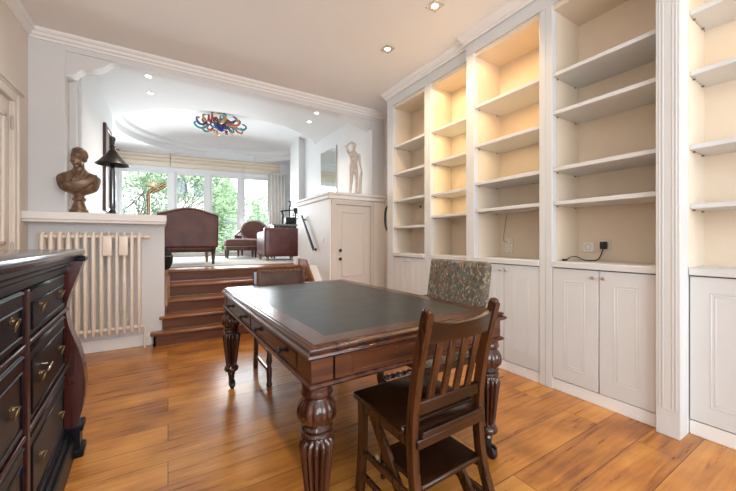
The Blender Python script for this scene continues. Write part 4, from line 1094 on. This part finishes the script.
for tier, (NA, prA) in enumerate(((10, [(.06, .03), (.14, .085), (.24, .035), (.33, -.045), (.42, -.05), (.475, .005), (.46, .05), (.425, .045)]),
                                    (9, [(.05, .06), (.11, .13), (.19, .085), (.26, .04), (.33, .075), (.345, .125), (.31, .135)]),
                                    (6, [(.05, -.01), (.12, -.03), (.19, -.10), (.24, -.085), (.235, -.045)]))):
    for k in range(NA):
        a = 2*PI*k/NA+.3*tier
        pr = spline(prA, 6); L_ = prA[-2][0]
        pts = [(math.cos(a+.35*(r/L_)**2)*r, math.sin(a+.35*(r/L_)**2)*r, z) for r, z in pr]; n_ = len(pts)
        MB().tube(pts, [.010+.014*math.sin(PI*min(1, i/(n_-1)*1.05)) for i in range(n_)], 10).build('glass_arm', GC[(k*2+tier+k//3) % 6], chd)
        e_ = Vector(pts[-1]); f = MB()
        for q in range(5):
            t_ = 2*PI*q/5; f.tube([e_, e_+Vector((.016*math.cos(t_), .016*math.sin(t_), .016)), e_+Vector((.032*math.cos(t_), .032*math.sin(t_), .022))], [.010, .008, .003], 6)
        f.build('glass_flower', GC[(k*5+tier) % 6], chd)

# ------------------------------------------------------------------ garden beyond the windows
struct(MB().box(-40, 50, 10.6, 70, -2.7, -2.5).build('ground_garden', LAWN))
struct(MB().box(-.3, 3.2, 9.45, 10.75, .55, .72).build('ground_balcony', DECK))
ra = thing('balcony_railing', 'thin grey metal balcony railing outside the middle garden windows', 'railing', (0, 10.55, .72))
MB().tube([(-.2, 0, .98), (3.15, 0, .98)], .022, 10).build('top_rail', mat('rail_grey', (.32, .36, .36), .4, .5), ra)
for k in range(6): MB().tube([(-.15+.65*k, 0, 0), (-.15+.65*k, 0, .98)], .014, 8).build('baluster', bpy.data.materials['rail_grey'], ra)
def leaves(mb, c, r, n, size):
    for _ in range(n):
        while True:
            p = Vector((random.uniform(-1, 1), random.uniform(-1, 1), random.uniform(-1, 1)))
            if p.length < 1: break
        p = p.normalized()*(p.length**.45)
        q = Vector(c)+Vector((p.x*r[0], p.y*r[1], p.z*r[2]))
        u = Vector((random.gauss(0, 1), random.gauss(0, 1), random.gauss(0, .6))).normalized()*size*random.uniform(.6, 1.2)
        w = u.orthogonal().normalized()*u.length*.45
        mb.add([q-u, q+w, q+u, q-w], [(0, 1, 2, 3)], False)
def tree(loc, h, crown, n, size, m, label, cat='tree', group=None, name='garden_tree', blobs=9):
    t = thing(name, label, cat, loc, 0, group)
    tr = MB().tube([(0, 0, 0), (.05, 0, h*.3), (-.03, .05, h*.6), (.04, 0, h*.85)], [.16, .12, .08, .03], 10)
    lf = MB()
    for k in range(blobs):
        a = random.uniform(0, 2*PI); rr = random.uniform(.2, .75)
        c = (crown[0]*rr*math.cos(a), crown[1]*rr*math.sin(a), h*.62+crown[2]*random.uniform(-.75, .75))
        tr.tube([(0, 0, h*.35), (c[0]*.5, c[1]*.5, (h*.4+c[2])/2), c], [.05, .03, .01], 6)
        leaves(lf, c, (crown[0]*.5, crown[1]*.5, crown[2]*.42), n//blobs, size)
    tr.build('trunk', BARK, t); lf.build('crown', m, t)
    return t
random.seed(21)
tree((2.05, 15.2, -2.5), 6.9, (1.0, 1.2, 3.0), 6500, .10, GREENL, 'tall light green tree outside the third window pane')
tree((3.95, 18.5, -2.5), 5.9, (1.25, 1.2, 2.3), 5200, .11, GREENL, 'rounded light green tree outside the right window pane')
tree((2.2, 12.6, -2.5), 3.5, (1.5, .6, 1.0), 2400, .09, GREENL, 'low leafy shrub below the balcony rail', 'shrub', None, 'garden_shrub')
tree((-1.3, 20.5, -2.5), 7.0, (1.7, 1.2, 2.4), 4200, .12, GREENY, 'pale grey-green leafy tree outside the left garden window')
hg = thing('hedge', 'long clipped light green hedge low behind the garden trees', 'hedge', (0, 23, -2.5))
lf = MB()
for k in range(14): leaves(lf, (-3.5+.85*k, 0, 2.3), (.75, .5, 2.3), 420, .16)
lf.build('foliage', GREENL, hg)
hb_ = MB()
for k in range(14): hb_.tube([(-3.5+.85*k, 0, 0), (-3.45+.85*k, .05, 3.2)], .05, 6)
hb_.build('stems', BARK, hg)
# sparse branching tree in the left pane
bt = thing('bare_tree', 'sparse branching tree with few leaves outside the left garden window', 'tree', (-1.45, 14.2, -2.5))
br = MB(); lf = MB()
def branch(p, d, L, r, depth):
    q = p+d*L*.5+Vector((random.uniform(-.1, .1), random.uniform(-.1, .1), 0))*L; e = p+d*L
    br.tube([p, q, e], [r, r*.85, r*.65], 6)
    if depth == 0:
        leaves(lf, e, (.25, .25, .22), 16, .06); return
    for _ in range(3):
        nd = (d+Vector((random.uniform(-.8, .8), random.uniform(-.8, .8), random.uniform(-.25, .5)))).normalized()
        branch(e, nd, L*random.uniform(.6, .8), r*.6, depth-1)
branch(Vector((0, 0, 0)), Vector((.05, 0, 1)), 2.3, .07, 5)
br.build('branches', BARK, bt); lf.build('leaves', GREENL, bt)
# pale house far behind the second pane
hs = thing('house', 'pale rendered house with a pitched roof beyond the second window pane', 'house', (1.75, 34, -2.5))
MB().box(-1.6, 1.5, 0, 6, 0, 10.4).build('wall', FACADE, hs)
MB().prism([(-1.9, 10.4), (1.8, 10.4), (0, 12.0)], -.3, 6.3, 'y').build('roof', ROOFT, hs)
for x in (-1.35, .15):
    for z in (4.2, 7.6):
        f_ = MB().box(x, x+.1, -.05, .02, z, z+1.8).box(x+1.1, x+1.2, -.05, .02, z, z+1.8).box(x, x+1.2, -.05, .02, z, z+.1).box(x, x+1.2, -.05, .02, z+1.7, z+1.8).build('window', WFRAME, hs)
        MB().box(x+.1, x+1.1, -.02, -.01, z+.1, z+1.7).build('pane', mat('far_glass', (.25, .29, .33), .15), f_)
# feeder hanging from the balcony in front of the second pane
fd = thing('hanging_feeder', 'small dark feeder hanging on a thin cord outside the second window pane', 'bird feeder', (1.02, 10.2, 2.02))
MB().tube([(0, 0, .16), (0, 0, 1.3)], .006, 6).build('cord', BLACK, fd)
MB().lathe([(.001, .17), (.03, .15), (.10, .11), (.095, .10), (.03, .10)], 20).lathe([(.05, 0), (.05, .10)], 16).lathe([(.09, 0), (.09, .012)], 18).build('feeder_body', BLACK, fd)
MB().tube([(0, 0, 1.3), (0, -.55, 1.3)], .012, 8).build('hook_arm', BLACK, fd)

# ------------------------------------------------------------------ light, sky, camera
w = bpy.data.worlds.new('sky'); scene.world = w; w.use_nodes = True
bg = w.node_tree.nodes['Background']; bg.inputs['Color'].default_value = (*SKYC, 1); bg.inputs['Strength'].default_value = SKY
def area(name, loc, rot, sx, sy, power, color):
    l = bpy.data.lights.new(name, 'AREA'); l.shape = 'RECTANGLE'; l.size = sx; l.size_y = sy; l.energy = power; l.color = color
    o = bpy.data.objects.new(name, l); COL.objects.link(o); o.location = loc; o.rotation_euler = rot; return o
# daylight through the garden windows and through the wide rear window
c = WM @ Vector((1.7, -.12, 2.0))
area('window_daylight', c, (math.radians(-78), 0, WANG), 3.3, 1.5, WINP, (.90, .96, 1)).data.spread = math.radians(165)
area('rear_daylight', (.95, YR+.02, 1.75), (math.radians(90), 0, 0), 3.3, 2.0, REARP, (.82, .91, 1))

cam = bpy.data.cameras.new('camera'); co = bpy.data.objects.new('camera', cam); COL.objects.link(co)
co.location = (0, 0, 1.15); co.rotation_euler = (math.radians(90), 0, -math.atan(200/327))
cam.sensor_width = 36; cam.sensor_fit = 'HORIZONTAL'; cam.lens = 36*327/736; cam.shift_y = -4.5/736; cam.clip_start = .02; cam.clip_end = 300
scene.camera = co
vs_ = scene.view_settings; vs_.view_transform = 'Standard'; vs_.look = 'None'; vs_.exposure = EXPO; vs_.gamma = 1; vs_.use_curve_mapping = False
scene.cycles.max_bounces = 10; scene.cycles.diffuse_bounces = 6; scene.cycles.transparent_max_bounces = 12
scene.cycles.use_denoising = True; scene.cycles.sample_clamp_indirect = 6
